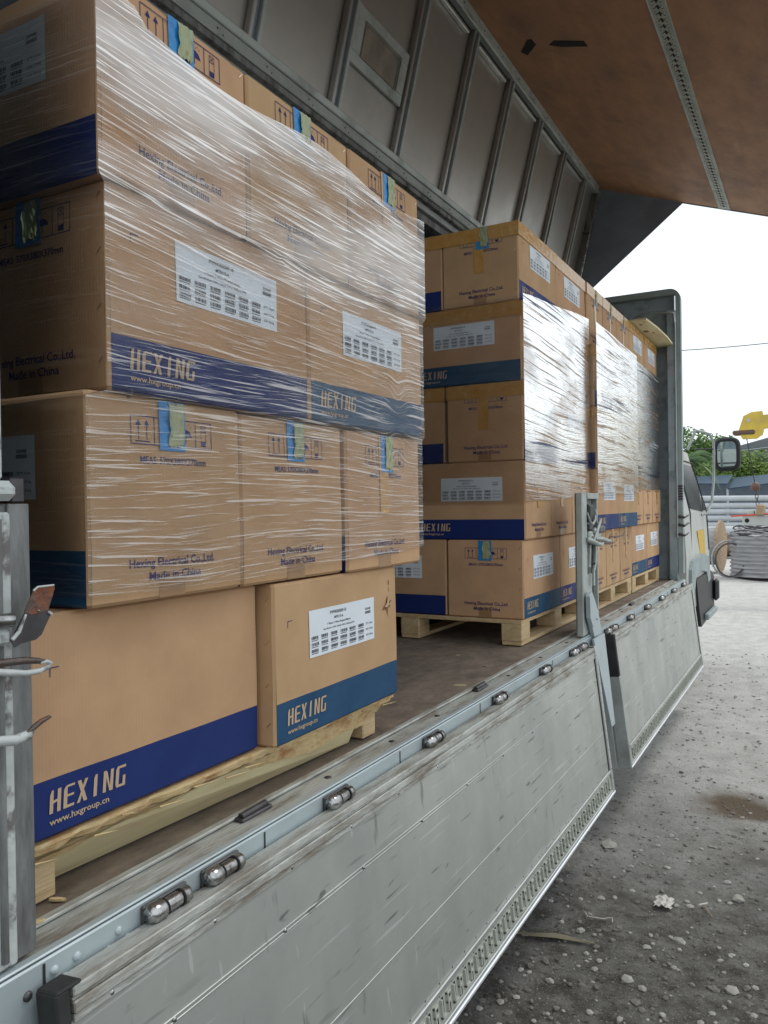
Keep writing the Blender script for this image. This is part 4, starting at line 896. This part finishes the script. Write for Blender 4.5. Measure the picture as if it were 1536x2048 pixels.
for (z, l_) in ((-.12, .09), (-.19, .12), (-.27, .07)): b.tube([(-1.05, 7.03, Z(z)), (-1.00, 7.0, Z(z - .01)), (-.99, 7.02 + l_, Z(z - .015 + l_ * .2)), (-.985, 7.06 + l_, Z(z + .01))], [.012, .010, .008, .005], 'dark_steel', 8)
for k in range(6): b.box((-1.045, 7.01, Z(.02 + k * .022)), (-1.010, 7.05, Z(.032 + k * .022)), 'dark_steel', .003)
T.part('front_latch', b, hb)
# underside
b = MB(); b.box((-1.85, .3, Z(-.95)), (-1.70, 9.0, Z(-.72)), 'black_plastic'); b.box((-2.3, .3, Z(-.95)), (-2.15, 9.0, Z(-.72)), 'black_plastic')
for y in (1.2, 2.4, 3.6, 4.8, 6.0): b.box((-2.8, y, Z(-.78)), (-1.11, y + .08, Z(-.705)), 'dark_steel')
T.part('chassis', b)
def wheel(x, y, r=.42, w_=.24):
    b = MB(); N_ = 36; pr = [(-w_ / 2, r * .6), (-w_ / 2, r * .93), (-w_ * .38, r), (w_ * .38, r), (w_ / 2, r * .93), (w_ / 2, r * .6)]; vs = []
    for k in range(N_):
        a = 2 * math.pi * k / N_
        for (px, pr_) in pr: vs.append((x + px, y + pr_ * math.cos(a), r + .005 + pr_ * math.sin(a)))
    m = len(pr); b.add(vs, [(k * m + i, k * m + i + 1, ((k + 1) % N_) * m + i + 1, ((k + 1) % N_) * m + i) for k in range(N_) for i in range(m - 1)], 'rubber', True)
    o = T.part('wheel', b)
    b = MB(); b.tube([(x + w_ * .2, y, r), (x + w_ * .36, y, r)], r * .6, 'fender_grey', 24); b.tube([(x + w_ * .3, y, r), (x + w_ * .55, y, r)], r * .2, 'dark_steel', 16); T.part('rim', b, o)
for (x, y) in ((-1.24, 2.2), (-1.24, 8.15), (-2.72, 2.2), (-2.72, 8.15)): wheel(x, y)
# cab
b = MB(); lev = [(-.98, -1.035, 9.05, 0), (-.5, -1.030, 9.03, 0), (-.10, -1.050, 8.92, .01), (.38, -1.165, 8.75, .02), (.50, -1.20, 8.78, .06), (.56, -1.30, 8.6, .15)]
ring_ = []
for (z, xr_, yf, ins) in lev:
    xl = -3.94 - xr_; yb_ = 7.30 + ins * .5; c = .12
    ring_.append([(xr_, yb_, Z(z)), (xr_, yf - c, Z(z)), (xr_ - c * .3, yf - c * .3, Z(z)), (xr_ - c, yf, Z(z)), (xl + c, yf, Z(z)), (xl, yf - c, Z(z)), (xl, yb_, Z(z))])
m = 7; vs = [v for r_ in ring_ for v in r_]
b.add(vs, [(j * m + i, j * m + (i + 1) % m, (j + 1) * m + (i + 1) % m, (j + 1) * m + i) for j in range(len(lev) - 1) for i in range(m)] + [tuple(range((len(lev) - 1) * m, len(lev) * m))], 'cab_paint', False)
cab = T.part('cab', b)
def side_x(z):
    for (a, c_) in zip(lev[:-1], lev[1:]):
        if a[0] <= z <= c_[0]: f = (z - a[0]) / (c_[0] - a[0]); return a[1] + (c_[1] - a[1]) * f
    return lev[-1][1]
def side_poly(b, pts, off, m, th=.004):
    n = len(pts); vs = [(side_x(z) + off, y, Z(z)) for y, z in pts] + [(side_x(z) + off - th, y, Z(z)) for y, z in pts]
    b.add(vs, [tuple(range(n)), tuple(range(2 * n - 1, n - 1, -1))] + [(i, n + i, n + (i + 1) % n, (i + 1) % n) for i in range(n)], m)
b = MB(); side_poly(b, [(7.75, -.06), (8.55, -.10), (8.70, .12), (8.60, .36), (7.78, .37)], .006, 'cab_glass'); side_poly(b, [(8.60, -.09), (8.86, -.09), (8.80, .10)], .006, 'cab_glass'); T.part('side_window', b, cab)
b = MB(); b.tube([(side_x(-.9) + .004, 7.68, Z(-.9)), (side_x(-.1) + .004, 7.68, Z(-.1)), (side_x(.40) + .006, 7.72, Z(.40)), (side_x(.40) + .006, 8.70, Z(.40)), (side_x(-.1) + .004, 8.86, Z(-.1)), (side_x(-.5) + .004, 8.86, Z(-.5))], .007, 'black_plastic', 6); T.part('door_seal', b, cab)
b = MB(); side_poly(b, [(8.05, -.28), (8.55, -.28), (8.60, -.62), (8.30, -.66)], .008, 'yellow_plate'); T.part('door_sticker', b, cab)
b = MB(); b.prism([(7.45, Z(-.60)), (7.55, Z(-.53)), (8.2, Z(-.50)), (8.7, Z(-.56)), (8.8, Z(-.80)), (8.62, Z(-.82)), (8.5, Z(-.70)), (8.1, Z(-.66)), (7.72, Z(-.70)), (7.6, Z(-.85)), (7.45, Z(-.85))], 0, -1.20, -1.005, 'fender_grey'); T.part('wheel_arch', b, cab)
b = MB(); b.prism([(7.80, Z(-.72)), (8.9, Z(-.72)), (9.15, Z(-.80)), (9.15, Z(-1.12)), (8.6, Z(-1.18)), (8.1, Z(-1.20)), (7.95, Z(-1.0))], 0, -1.16, -1.012, 'black_plastic'); T.part('step_box', b, cab)
b = MB(); b.box((-1.0115, 8.3, Z(-1.16)), (-.965, 9.0, Z(-1.10)), 'fender_grey', .01); b.box((-1.0115, 9.0, Z(-1.05)), (-.955, 9.14, Z(-.82)), 'black_plastic', .03); T.part('step', b, cab)
b = MB(); b.tube([(-1.16, 8.40, Z(.52)), (-1.09, 8.43, Z(.715)), (-1.04, 8.60, Z(.71)), (-.99, 8.70, Z(.69)), (-.962, 8.76, Z(.62)), (-.957, 8.78, Z(.50)), (-.962, 8.76, Z(.20)), (-.975, 8.70, Z(.0)), (-1.00, 8.52, Z(-.12)), (-1.05, 8.45, Z(-.13))], .013, 'frame_steel', 10)
b.tube([(-.957, 8.78, Z(.54)), (-1.12, 8.55, Z(.535))], .007, 'black_plastic', 6)
arm = T.part('mirror_arm', b)
b = MB(); N_ = 40; vs = []; fs = []; mc = Vector((-.845, 8.88, Z(.485))); mu = Vector((math.cos(R(-14)), math.sin(R(-14)), 0)); mf = Vector((-.20, -.97, -.02)).normalized(); mu = (mu - mf * mu.dot(mf)).normalized(); mv = mu.cross(mf).normalized() * -1
if mv.z < 0: mv = -mv
def sq(a, hw, hh, e=4.): c_, s_ = math.cos(a), math.sin(a); return (abs(c_) ** (2 / e) * hw * (1 if c_ >= 0 else -1), abs(s_) ** (2 / e) * hh * (1 if s_ >= 0 else -1))
rings = [(.094, .134, .006), (.112, .154, .014), (.132, .174, .0), (.128, .170, -.04), (.07, .10, -.075)]
for (hw, hh, off) in rings:
    for k in range(N_):
        u, v = sq(2 * math.pi * k / N_, hw, hh); vs.append(tuple(mc + mu * u + mv * v + mf * off))
for j in range(len(rings) - 1):
    for k in range(N_): fs.append((j * N_ + k, j * N_ + (k + 1) % N_, (j + 1) * N_ + (k + 1) % N_, (j + 1) * N_ + k))
b.add(vs, fs + [tuple(range((len(rings) - 1) * N_, len(rings) * N_))], 'black_plastic', True)
mir = T.part('wing_mirror', b)
b = MB(); b.add([tuple(mc + mu * sq(2 * math.pi * k / N_, .095, .135)[0] + mv * sq(2 * math.pi * k / N_, .095, .135)[1] + mf * .0055) for k in range(N_)], [tuple(range(N_))], 'mirror_glass'); T.part('mirror_glass', b, mir)

# ------------------------------------------------------------------ loose things on the deck
def chunk(name, c, size, rz, m, label, cat, group=None, n=7):
    b = MB(); rnd = random.Random(int(c[1] * 1000)); pts = []
    for k in range(n): a = 2 * math.pi * k / n; pts.append((math.cos(a) * size[0] * rnd.uniform(.7, 1), math.sin(a) * size[1] * rnd.uniform(.7, 1)))
    b.prism(pts, 2, 0, size[2], m); o = solo(name, b, label, cat, group, c); o.rotation_euler = (rnd.uniform(-.08, .08), rnd.uniform(-.1, .1), rz); return o
chunk('wood_chip', (-1.135, .895, Z(-.657)), (.016, .005, .004), R(30), 'split_wood', 'pale wood chip on the truck floor by the nearest pallet', 'wood chip')
chunk('wood_chip', (-1.092, .822, Z(-.6505)), (.014, .004, .004), R(80), 'split_wood', 'wood chip lying on the worn rail by the rear post', 'wood chip')
chunk('wood_chip', (-1.16, 2.66, Z(-.659)), (.03, .004, .003), R(20), 'cream_wood', 'thin pale splinter on the open truck floor', 'wood chip')
b = MB(); b.prism([(-1.60, 5.98), (-1.095, 5.955), (-1.075, 6.3), (-1.068, 6.7), (-1.078, 7.09), (-1.60, 7.095)], 2, Z(1.3235), Z(1.338), 'cream_wood')
for (kx, ky, kr) in ((-1.16, 6.10, .012), (-1.12, 6.02, .008), (-1.17, 6.36, .022), (-1.13, 6.44, .012)): b.prism([(kx + kr * math.cos(a / 8 * 6.283), ky + kr * 2 * math.sin(a / 8 * 6.283)) for a in range(8)], 2, Z(1.3227), Z(1.3236), 'knot_brown')
solo('plywood_board', b, 'pale plywood board with knots lying on top of the last stack', 'board')
b = MB()
for k in range(16):
    y = 2.2 + random.random() * 1.2; x = -1.15 - random.random() * .9; a = random.random() * 3; l_ = .006 + random.random() * .02
    b.hexa([(x, y, Z(-.6595)), (x + l_ * math.cos(a), y + l_ * math.sin(a), Z(-.6595)), (x + l_ * math.cos(a), y + l_ * math.sin(a) + .004, Z(-.6595)), (x, y + .004, Z(-.6595))],
           [(x, y, Z(-.657)), (x + l_ * math.cos(a), y + l_ * math.sin(a), Z(-.657)), (x + l_ * math.cos(a), y + l_ * math.sin(a) + .004, Z(-.657)), (x, y + .004, Z(-.657))], 'drum_wood')
tag(link('floor_crumbs', b.mesh('floor_crumbs')), 'small wood crumbs scattered over the truck floor', 'debris', kind='stuff')

# ------------------------------------------------------------------ ground
def axis(a, b, step, far):
    v = []; x = a
    while x < b: v.append(x); x += step
    v.append(b); s = step; x = b
    while x < far: s *= 1.28; x += s; v.append(x)
    s = step; x = a; pre = []
    while x > -far: s *= 1.28; x -= s; pre.append(x)
    return pre[::-1] + v
xs = axis(-1.6, 1.6, .028, 600); ys = axis(1.6, 9, .035, 900)
def gz(x, y):
    n1 = noise.noise(Vector((x * .6, y * .6, 0))) * .05 + noise.noise(Vector((x * 2.3, y * 2.3, 4))) * .022
    if -1.7 < x < 1.7 and 1.5 < y < 9.2: n1 += noise.noise(Vector((x * 9, y * 9, 2))) * .010 + abs(noise.noise(Vector((x * 24, y * 24, 7)))) * .008
    d2 = ((x + .42) / .30) ** 2 + ((y - 4.95) / .28) ** 2
    if d2 < 4: n1 -= .05 * math.exp(-d2 * 1.5)
    r = math.hypot(x, y); return n1 * (1 if r < 30 else 0) - .03
vs = [(x, y, gz(x, y)) for y in ys for x in xs]; n = len(xs)
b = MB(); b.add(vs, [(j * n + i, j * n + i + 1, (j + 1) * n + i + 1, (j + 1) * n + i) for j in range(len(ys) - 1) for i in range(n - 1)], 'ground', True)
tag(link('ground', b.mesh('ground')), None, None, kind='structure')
ICO = None
def ico():
    t = (1 + 5 ** .5) / 2; v = [(-1, t, 0), (1, t, 0), (-1, -t, 0), (1, -t, 0), (0, -1, t), (0, 1, t), (0, -1, -t), (0, 1, -t), (t, 0, -1), (t, 0, 1), (-t, 0, -1), (-t, 0, 1)]
    f = [(0, 11, 5), (0, 5, 1), (0, 1, 7), (0, 7, 10), (0, 10, 11), (1, 5, 9), (5, 11, 4), (11, 10, 2), (10, 7, 6), (7, 1, 8), (3, 9, 4), (3, 4, 2), (3, 2, 6), (3, 6, 8), (3, 8, 9), (4, 9, 5), (2, 4, 11), (6, 2, 10), (8, 6, 7), (9, 8, 1)]
    return [Vector(p).normalized() for p in v], f
IV, IF = ico()
def stone(b, x, y, r, m, rnd, flat=.6):
    rx, ry, rz_ = r * rnd.uniform(.7, 1.3), r * rnd.uniform(.7, 1.2), r * flat * rnd.uniform(.7, 1.1); a = rnd.random() * 6.3; z = gz(x, y) + rz_ * .35
    vs = []
    for p in IV:
        k = rnd.uniform(.78, 1.12); u, v_, w_ = p.x * rx * k, p.y * ry * k, p.z * rz_ * k
        vs.append((x + u * math.cos(a) - v_ * math.sin(a), y + u * math.sin(a) + v_ * math.cos(a), z + w_))
    b.add(vs, IF, m)
rnd = random.Random(11); b = MB()
for k in range(11000):
    y = 1.9 + rnd.random() ** 2.1 * 8; x = -1.6 + rnd.random() * (1.0 + y * .35); r = .0022 + rnd.random() ** 4 * .015
    stone(b, x, y, r, rnd.choice(('rock', 'pebble', 'pebble')) if y < 4.6 + rnd.random() else 'rock', rnd)
tag(link('gravel', b.mesh('gravel')), 'loose grey gravel scattered over the yard', 'gravel', kind='stuff')
for i, (x, y, r, lb) in enumerate(((-.29, 2.99, .030, 'pale fist-sized stone on the ground at the lower right'), (-.95, 4.02, .045, 'dark stone on the ground beyond the near gate'), (-.86, 3.14, .024, 'flat pale stone left of the pale scraps'), (-.50, 3.25, .028, 'pale double stone in the gravel right of centre'),
                                 (-.62, 2.86, .022, 'small rounded grey stone near the lower edge'), (-.33, 3.72, .030, 'pale flat stone at the right edge'), (-.60, 3.12, .020, 'white pebble below the crumpled scrap'))):
    b = MB(); stone(b, x, y, r, 'rock', rnd, .55); solo('stone', b, lb, 'stone', 'larger stones in the yard')
b = MB(); vs = []; 
for j in range(7):
    for i in range(7): vs.append((-.64 + i * .012 + .006 * math.sin(j * 2.1), 3.47 + j * .016, gz(-.6, 3.5) + .010 + .018 * abs(math.sin(i * 1.7 + j)) * (1 - abs(i - 3) / 5)))
b.add(vs, [(j * 7 + i, j * 7 + i + 1, (j + 1) * 7 + i + 1, (j + 1) * 7 + i) for j in range(6) for i in range(6)], 'scrap_white', False); solo('scrap_paper', b, 'crumpled off-white scrap lying on the gravel', 'litter')
b = MB(); vs = []
for i in range(12):
    a = i / 11; w_ = .018 * math.sin(math.pi * min(1, a * .9 + .08)); x = -1.08 + .30 * a; y = 3.0 + .05 * math.sin(a * 2); z = gz(x, y) + .018 - .01 * a
    vs += [(x, y - w_, z), (x, y, z + .006), (x, y + w_, z)]
b.add(vs, [(i * 3 + k, i * 3 + k + 1, (i + 1) * 3 + k + 1, (i + 1) * 3 + k) for i in range(11) for k in range(2)], 'dry_leaf', True); solo('dry_leaf', b, 'long dry brown leaf on the ground beside the near gate', 'leaf')
b = MB(); b.tube([(-.88, 3.28, gz(-.88, 3.28) + .01), (-.86, 3.25, gz(-.86, 3.25) + .012), (-.80, 3.26, gz(-.8, 3.26) + .012), (-.77, 3.29, gz(-.77, 3.29) + .012), (-.76, 3.25, gz(-.76, 3.25) + .01)], .0025, 'scrap_white', 5); solo('string_scrap', b, 'thin white curled string on the gravel', 'litter')
b = MB(); b.tube([(-.47, 3.56, gz(-.47, 3.56) + .015), (-.44, 3.60, gz(-.44, 3.6) + .02)], .004, 'scrap_white', 6); b.tube([(-.45, 3.58, gz(-.45, 3.58) + .012), (-.41, 3.50, gz(-.41, 3.5) + .012)], .0025, 'drum_wood', 5); solo('twig', b, 'short pale twig beside the crumpled scrap', 'twig')

# ------------------------------------------------------------------ yard behind
def drum(name, c, r, w_, ax, label, lean=0, flat=False, group=None):
    """cable drum: two wooden flanges with grey cable wound between"""
    t = Thing(name, c, label, 'cable drum', group); C_ = Vector(c) + Vector((0, 0, r if not flat else 0))
    ax = Vector(ax).normalized(); rc = r * .72
    def disc(p, q, rad, m, nm):
        b = MB(); b.tube([tuple(p), tuple(q)], rad, m, 40, True, False); return t.part(nm, b)
    disc(C_ - ax * w_ / 2, C_ - ax * (w_ / 2 - .05), r, 'drum_wood', 'flange'); disc(C_ + ax * (w_ / 2 - .05), C_ + ax * w_ / 2, r, 'drum_wood', 'flange')
    b = MB(); k = 26; pts = []; rs = []
    for i in range(k * 2 + 1): pts.append(tuple(C_ - ax * (w_ / 2 - .055) + ax * (w_ - .11) * i / (k * 2))); rs.append(rc + (.012 if i % 2 else 0))
    b.tube(pts, rs, 'cable_grey', 32); t.part('wound_cable', b); return t
drum('cable_drum', (-2.50, 20.7, 0), .62, .80, (.98, -.10, 0), 'old wooden cable drum with grey cable, lying beside the truck cab', group=None)
# tall coil of cable standing on its end
t = Thing('cable_coil', (-1.15, 19.6, 0), 'tall round coil of grey cable with tangled black wires on top', 'cable coil')
b = MB(); k = 34; pts = [(-1.15, 19.6, .02 + .90 * i / (k * 2)) for i in range(k * 2 + 1)]; rs = [.66 + (.013 if i % 2 else -.006) + .02 * math.sin(i * .9) for i in range(k * 2 + 1)]; b.tube(pts, rs, 'cable_grey', 40); t.part('cable_windings', b)
b = MB(); rnd = random.Random(3)
for k in range(10):
    r_ = .45 + rnd.random() * .25; z = .95 + rnd.random() * .16; ox, oy = rnd.uniform(-.08, .08), rnd.uniform(-.08, .08)
    b.tube([(-1.15 + ox + r_ * math.cos(a / 24 * 6.283), 19.6 + oy + r_ * math.sin(a / 24 * 6.283), z + .05 * math.sin(a * .7 + k)) for a in range(25)], .014, 'dark_steel' if k % 3 else 'cable_grey', 6)
t.part('loose_wires', b)
b = MB(); b.tube([(-1.80 + .36 * math.cos(a / 30 * 6.283), 19.15 + .10 * math.sin(a / 30 * 6.283), .42 + .40 * math.sin(a / 30 * 6.283)) for a in range(31)], .022, 'cable_grey', 6)
b.tube([(-1.78 + .30 * math.cos(a / 30 * 6.283), 19.10 + .10 * math.sin(a / 30 * 6.283), .40 + .36 * math.sin(a / 30 * 6.283)) for a in range(31)], .018, 'dark_steel', 6); solo('cable_loop', b, 'upright loop of grey cable leaning on the tall coil', 'cable')
b = MB(); b.box((-2.45, 19.2, 0), (-2.25, 19.5, .12), 'red_paint', .03); solo('red_block', b, 'small red block on the ground beside the cab', 'block')
# concrete pole stack
rnd = random.Random(5)
for r_ in range(5):
    b = MB(); z = .80 + r_ * .262; 
    b.tube([(-8.5, 33.2 + r_ * .02, z + rnd.uniform(-.02, .02)), (3.5, 35.0 + r_ * .02, z - .10 + rnd.uniform(-.02, .02))], [.118, .095], 'pole_concrete', 16)
    solo('concrete_pole', b, ['lowest', 'second from the bottom', 'middle', 'second from the top', 'topmost'][r_] + ' grey concrete pole of the stack behind the cab', 'pole', 'grey poles stacked behind the truck')
b = MB(); b.tube([(-7.0, 31.5, .55), (-1.6, 32.8, .62)], .16, 'pole_concrete', 14); solo('concrete_pole', b, 'short thick pale pole lying in front of the pole stack', 'pole', 'grey poles stacked behind the truck')
for x, w0 in ((-6.3, 'hidden behind the cab'), (-2.0, 'under the right end')): 
    b = MB(); b.box((x, 33.6, 0), (x + .3, 34.8, .66), 'roof_grey'); solo('pole_cradle', b, f'dark bearer of the pole stack, {w0}', 'bearer')
b = MB()
for k in range(70):
    x = -6.0 + rnd.random() * 5.2; y = 26 + rnd.random() * 3; r_ = .12 + rnd.random() * .35; vs = [(x + p.x * r_ * rnd.uniform(.7, 1.3), y + p.y * r_, max(0, .1 + p.z * r_ * .9 + .3 * rnd.random())) for p in IV]
    b.add(vs, IF, rnd.choice(['rubble_brown', 'rubble_brown', 'drum_wood', 'scrap_white', 'rock']))
tag(link('rubble', b.mesh('rubble')), 'low pile of brown and pale rubble in front of the poles', 'rubble', kind='stuff')
# crane
t = Thing('crane_truck_boom', (.4, 15.6, 0), 'yellow crane boom tip with a hook ball on a thin wire', 'crane')
b = MB(); b.prism([(-1.18, Z(1.50)), (-1.05, Z(1.56)), (-.88, Z(1.57)), (-.87, Z(1.50)), (1.2, Z(1.62)), (1.2, Z(1.35)), (-.86, Z(1.27)), (-.88, Z(1.17)), (-.98, Z(1.10)), (-1.20, Z(1.10)), (-1.27, Z(1.22))], 1, 15.30, 15.50, 'crane_yellow'); t.part('boom', b)
b = MB(); b.tube([(-1.10, 15.29, Z(1.42)), (-1.10, 15.51, Z(1.42))], .035, 'scrap_white', 12); b.box((-1.36, 15.27, Z(1.17)), (-1.0, 15.53, Z(1.25)), 'rusty_steel', .02); t.part('sheave_pin', b)
b = MB(); b.tube([(-1.14, 15.4, Z(1.12)), (-1.02, 15.4, Z(.33))], .008, 'black_plastic', 6); t.part('hoist_wire', b)
b = MB()
vs = []; 
for j in range(9):
    for i in range(16): a = math.pi * j / 8; c_ = 2 * math.pi * i / 16; vs.append((-1.01 + .075 * math.sin(a) * math.cos(c_), 15.4 + .075 * math.sin(a) * math.sin(c_), Z(.25) + .085 * math.cos(a)))
b.add(vs, [(j * 16 + i, j * 16 + (i + 1) % 16, (j + 1) * 16 + (i + 1) % 16, (j + 1) * 16 + i) for j in range(8) for i in range(16)], 'rusty_steel', True); t.part('hook_ball', b)
b = MB()
for k in range(6):
    z = Z(.14 - k * .062); 
    b.tube([(-.995 + .006 * k + (.024 if k % 2 else .006) * math.cos(a / 12 * 6.283), 15.4 + (.006 if k % 2 else .024) * math.cos(a / 12 * 6.283), z + .04 * math.sin(a / 12 * 6.283)) for a in range(13)], .007, 'dark_steel', 6, False)
t.part('chain', b)
b = MB(); b.box((1.0, 15.1, 0), (1.35, 15.7, Z(1.62)), 'crane_yellow', .02); t.part('mast', b)
b = MB(); b.box((-1.13, 14.2, Z(-.40)), (1.2, 14.4, Z(-.24)), 'cab_paint', .01); b.tube([(-1.06, 14.195, Z(-.32)), (-1.06, 14.205, Z(-.32))], .035, 'slot_black', 14)
b.box((-.92, 14.1, Z(-.235)), (-.80, 14.5, Z(-.06)), 'drum_wood', .02); b.box((-1.05, 14.2, Z(-.235)), (-.95, 14.4, Z(-.15)), 'cab_paint', .01); b.tube([(-1.3, 14.19, Z(-.25)), (-.3, 14.15, Z(-.18))], .012, 'red_paint', 6)
b.box((.75, 14.2, 0), (1.0, 14.4, Z(-.405)), 'dark_steel', .01)
solo('steel_beam', b, 'pale grey steel beam with a round hole, resting under the hook', 'beam')
# buildings, awning
b = MB(); b.prism([(-7.2, 0), (14, 0), (14, Z(6.2)), (-2.6, Z(4.95)), (-5.45, Z(4.22)), (-7.2, Z(3.7))], 1, 66, 84, 'roof_grey'); 
for k in range(3): b.tube([(-7.1, 65.97, Z(2.4 + k * .65)), (6, 65.97, Z(2.9 + k * .95))], .03, 'rail_paint', 5)
o = solo('warehouse', b, 'large dark grey corrugated warehouse roof beyond the trees', 'building')
t = Thing('awning', (-3.4, 42, 0), 'dark blue awning roof behind the pole stack', 'awning')
b = MB(); b.hexa([(-8.6, 41, Z(1.00)), (-3.9, 41, Z(.85)), (-3.9, 44, Z(1.35)), (-8.6, 44, Z(1.3))], [(-8.6, 41, Z(.94)), (-3.9, 41, Z(.79)), (-3.9, 44, Z(1.29)), (-8.6, 44, Z(1.24))], 'awning_blue')
b.hexa([(-3.88, 41, Z(.62)), (1.2, 41, Z(1.20)), (1.2, 44, Z(1.6)), (-3.88, 44, Z(1.2))], [(-3.88, 41, Z(.56)), (1.2, 41, Z(1.14)), (1.2, 44, Z(1.54)), (-3.88, 44, Z(1.14))], 'awning_blue'); t.part('roof_sheet', b)
for x in (-8.4, -3.9, -1.7, 1.0):
    b = MB(); b.tube([(x, 41.1, 0), (x, 41.1, Z(.6))], .05, 'rail_paint', 8); t.part('pole', b)
b = MB(); b.box((-8.5, 44, 0), (1.1, 44.2, Z(1.0)), 'dark_sheet'); t.part('back_wall', b)
# foliage
def leafy(name, c, rad, n, m, label, cat, lsz=.10, trunk_h=None, group=None, seed=1):
    rnd = random.Random(seed); t = Thing(name, (c[0], c[1], 0), label, cat, group)
    b = MB(); lobes = [(Vector((rnd.uniform(-.6, .6) * rad[0], rnd.uniform(-.6, .6) * rad[1], rnd.uniform(-.5, .6) * rad[2])), rnd.uniform(.30, .55)) for _ in range(11)]
    for k in range(n):
        o_, s_ = rnd.choice(lobes); d = Vector((rnd.gauss(0, 1), rnd.gauss(0, 1), rnd.gauss(0, 1))).normalized() * rnd.random() ** .35
        p = Vector(c) + o_ + Vector((d.x * rad[0] * s_, d.y * rad[1] * s_, d.z * rad[2] * s_))
        u = Vector((rnd.gauss(0, 1), rnd.gauss(0, 1), rnd.gauss(0, .6))).normalized(); v = u.orthogonal().normalized(); l_ = lsz * rnd.uniform(.6, 1.4)
        b.add([p - u * l_, p + v * l_ * .5, p + u * l_, p - v * l_ * .5], [(0, 1, 2, 3)], m if rnd.random() < .75 else 'leaf_yellow')
    t.part('crown', b); b = MB(); cc = Vector(c)
    b.tube([(cc.x, cc.y, 0), (cc.x + .1, cc.y, cc.z * .6), tuple(cc)], [.16, .11, .05], 'trunk_brown', 8)
    for (o_, s_) in lobes[:6]: b.tube([(cc.x + .05, cc.y, cc.z * .6), tuple(cc + o_)], [.07, .02], 'trunk_brown', 5)
    t.part('trunk', b); return t
leafy('leafy_tree', (-4.0, 46, Z(1.45)), (2.1, 1.5, 1.7), 6500, 'leaf_yellow', 'bright green bushy tree behind the wing mirror', 'tree', .10, seed=2)
leafy('leafy_tree', (-5.6, 47, Z(2.0)), (2.0, 1.5, 2.0), 7500, 'leaf_green', 'darker green tree between the cab and the bright bush', 'tree', .11, seed=5)
leafy('leafy_tree', (-2.3, 55, Z(1.4)), (2.6, 1.5, 1.0), 5000, 'leaf_green', 'low green bush at the right edge before the warehouse', 'tree', .12, seed=8)
leafy('leafy_tree', (.8, 56, Z(1.6)), (2.4, 1.5, 1.2), 3000, 'leaf_green', 'green bush just outside the right edge', 'tree', .12, seed=9)
def palm(c, h, n, L_, label, seed):
    rnd = random.Random(seed); t = Thing('palm_tree', (c[0], c[1], 0), label, 'palm tree', 'palms behind the cab')
    b = MB(); b.tube([(c[0], c[1], 0), (c[0] + .15, c[1], h * .5), (c[0], c[1], h)], [.17, .13, .11], 'trunk_brown', 10); t.part('trunk', b)
    for k in range(n):
        b = MB(); az = 2 * math.pi * k / n + rnd.uniform(-.2, .2); el = rnd.uniform(.1, 1.2); d = Vector((math.cos(az), math.sin(az), 0)); pts = []
        for i in range(15):
            a = i / 14; p = Vector((c[0], c[1], h)) + d * (L_ * a * math.cos(el * (1 - a * .3))) + Vector((0, 0, L_ * (math.sin(el) * a - .85 * a * a))); pts.append(p)
        b.tube([tuple(p) for p in pts], [.022 * (1 - i / 16) for i in range(15)], 'leaf_yellow', 5)
        sd = d.cross(Vector((0, 0, 1)))
        for i in range(1, 15):
            for q in range(3):
                p = pts[i].lerp(pts[i - 1], q / 3); ll = .48 * math.sin(math.pi * (i / 15 * .85 + .12))
                for sg in (-1, 1):
                    tip = p + sd * sg * ll * .75 + Vector((0, 0, -ll * .55)) + d * ll * .35; b.add([p, p + d * .045, tip], [(0, 1, 2)], 'palm_green')
        t.part('frond', b)
palm((-5.35, 38.5), Z(1.9), 15, 1.9, 'palm tree with drooping fronds right beside the cab', 3)
palm((-7.2, 44), Z(2.3), 13, 1.9, 'palm tree mostly hidden behind the truck cab', 6)
# overhead wire
b = MB(); pts = []
for i in range(40): a = i / 39; pts.append((-14 + 26 * a, 27.5 + 12 * a, Z(5.9 + 2.6 * a - 1.2 * math.sin(math.pi * a))))
b.tube(pts, .016, 'black_plastic', 5); solo('overhead_wire', b, 'thin black power line crossing the white sky', 'wire')
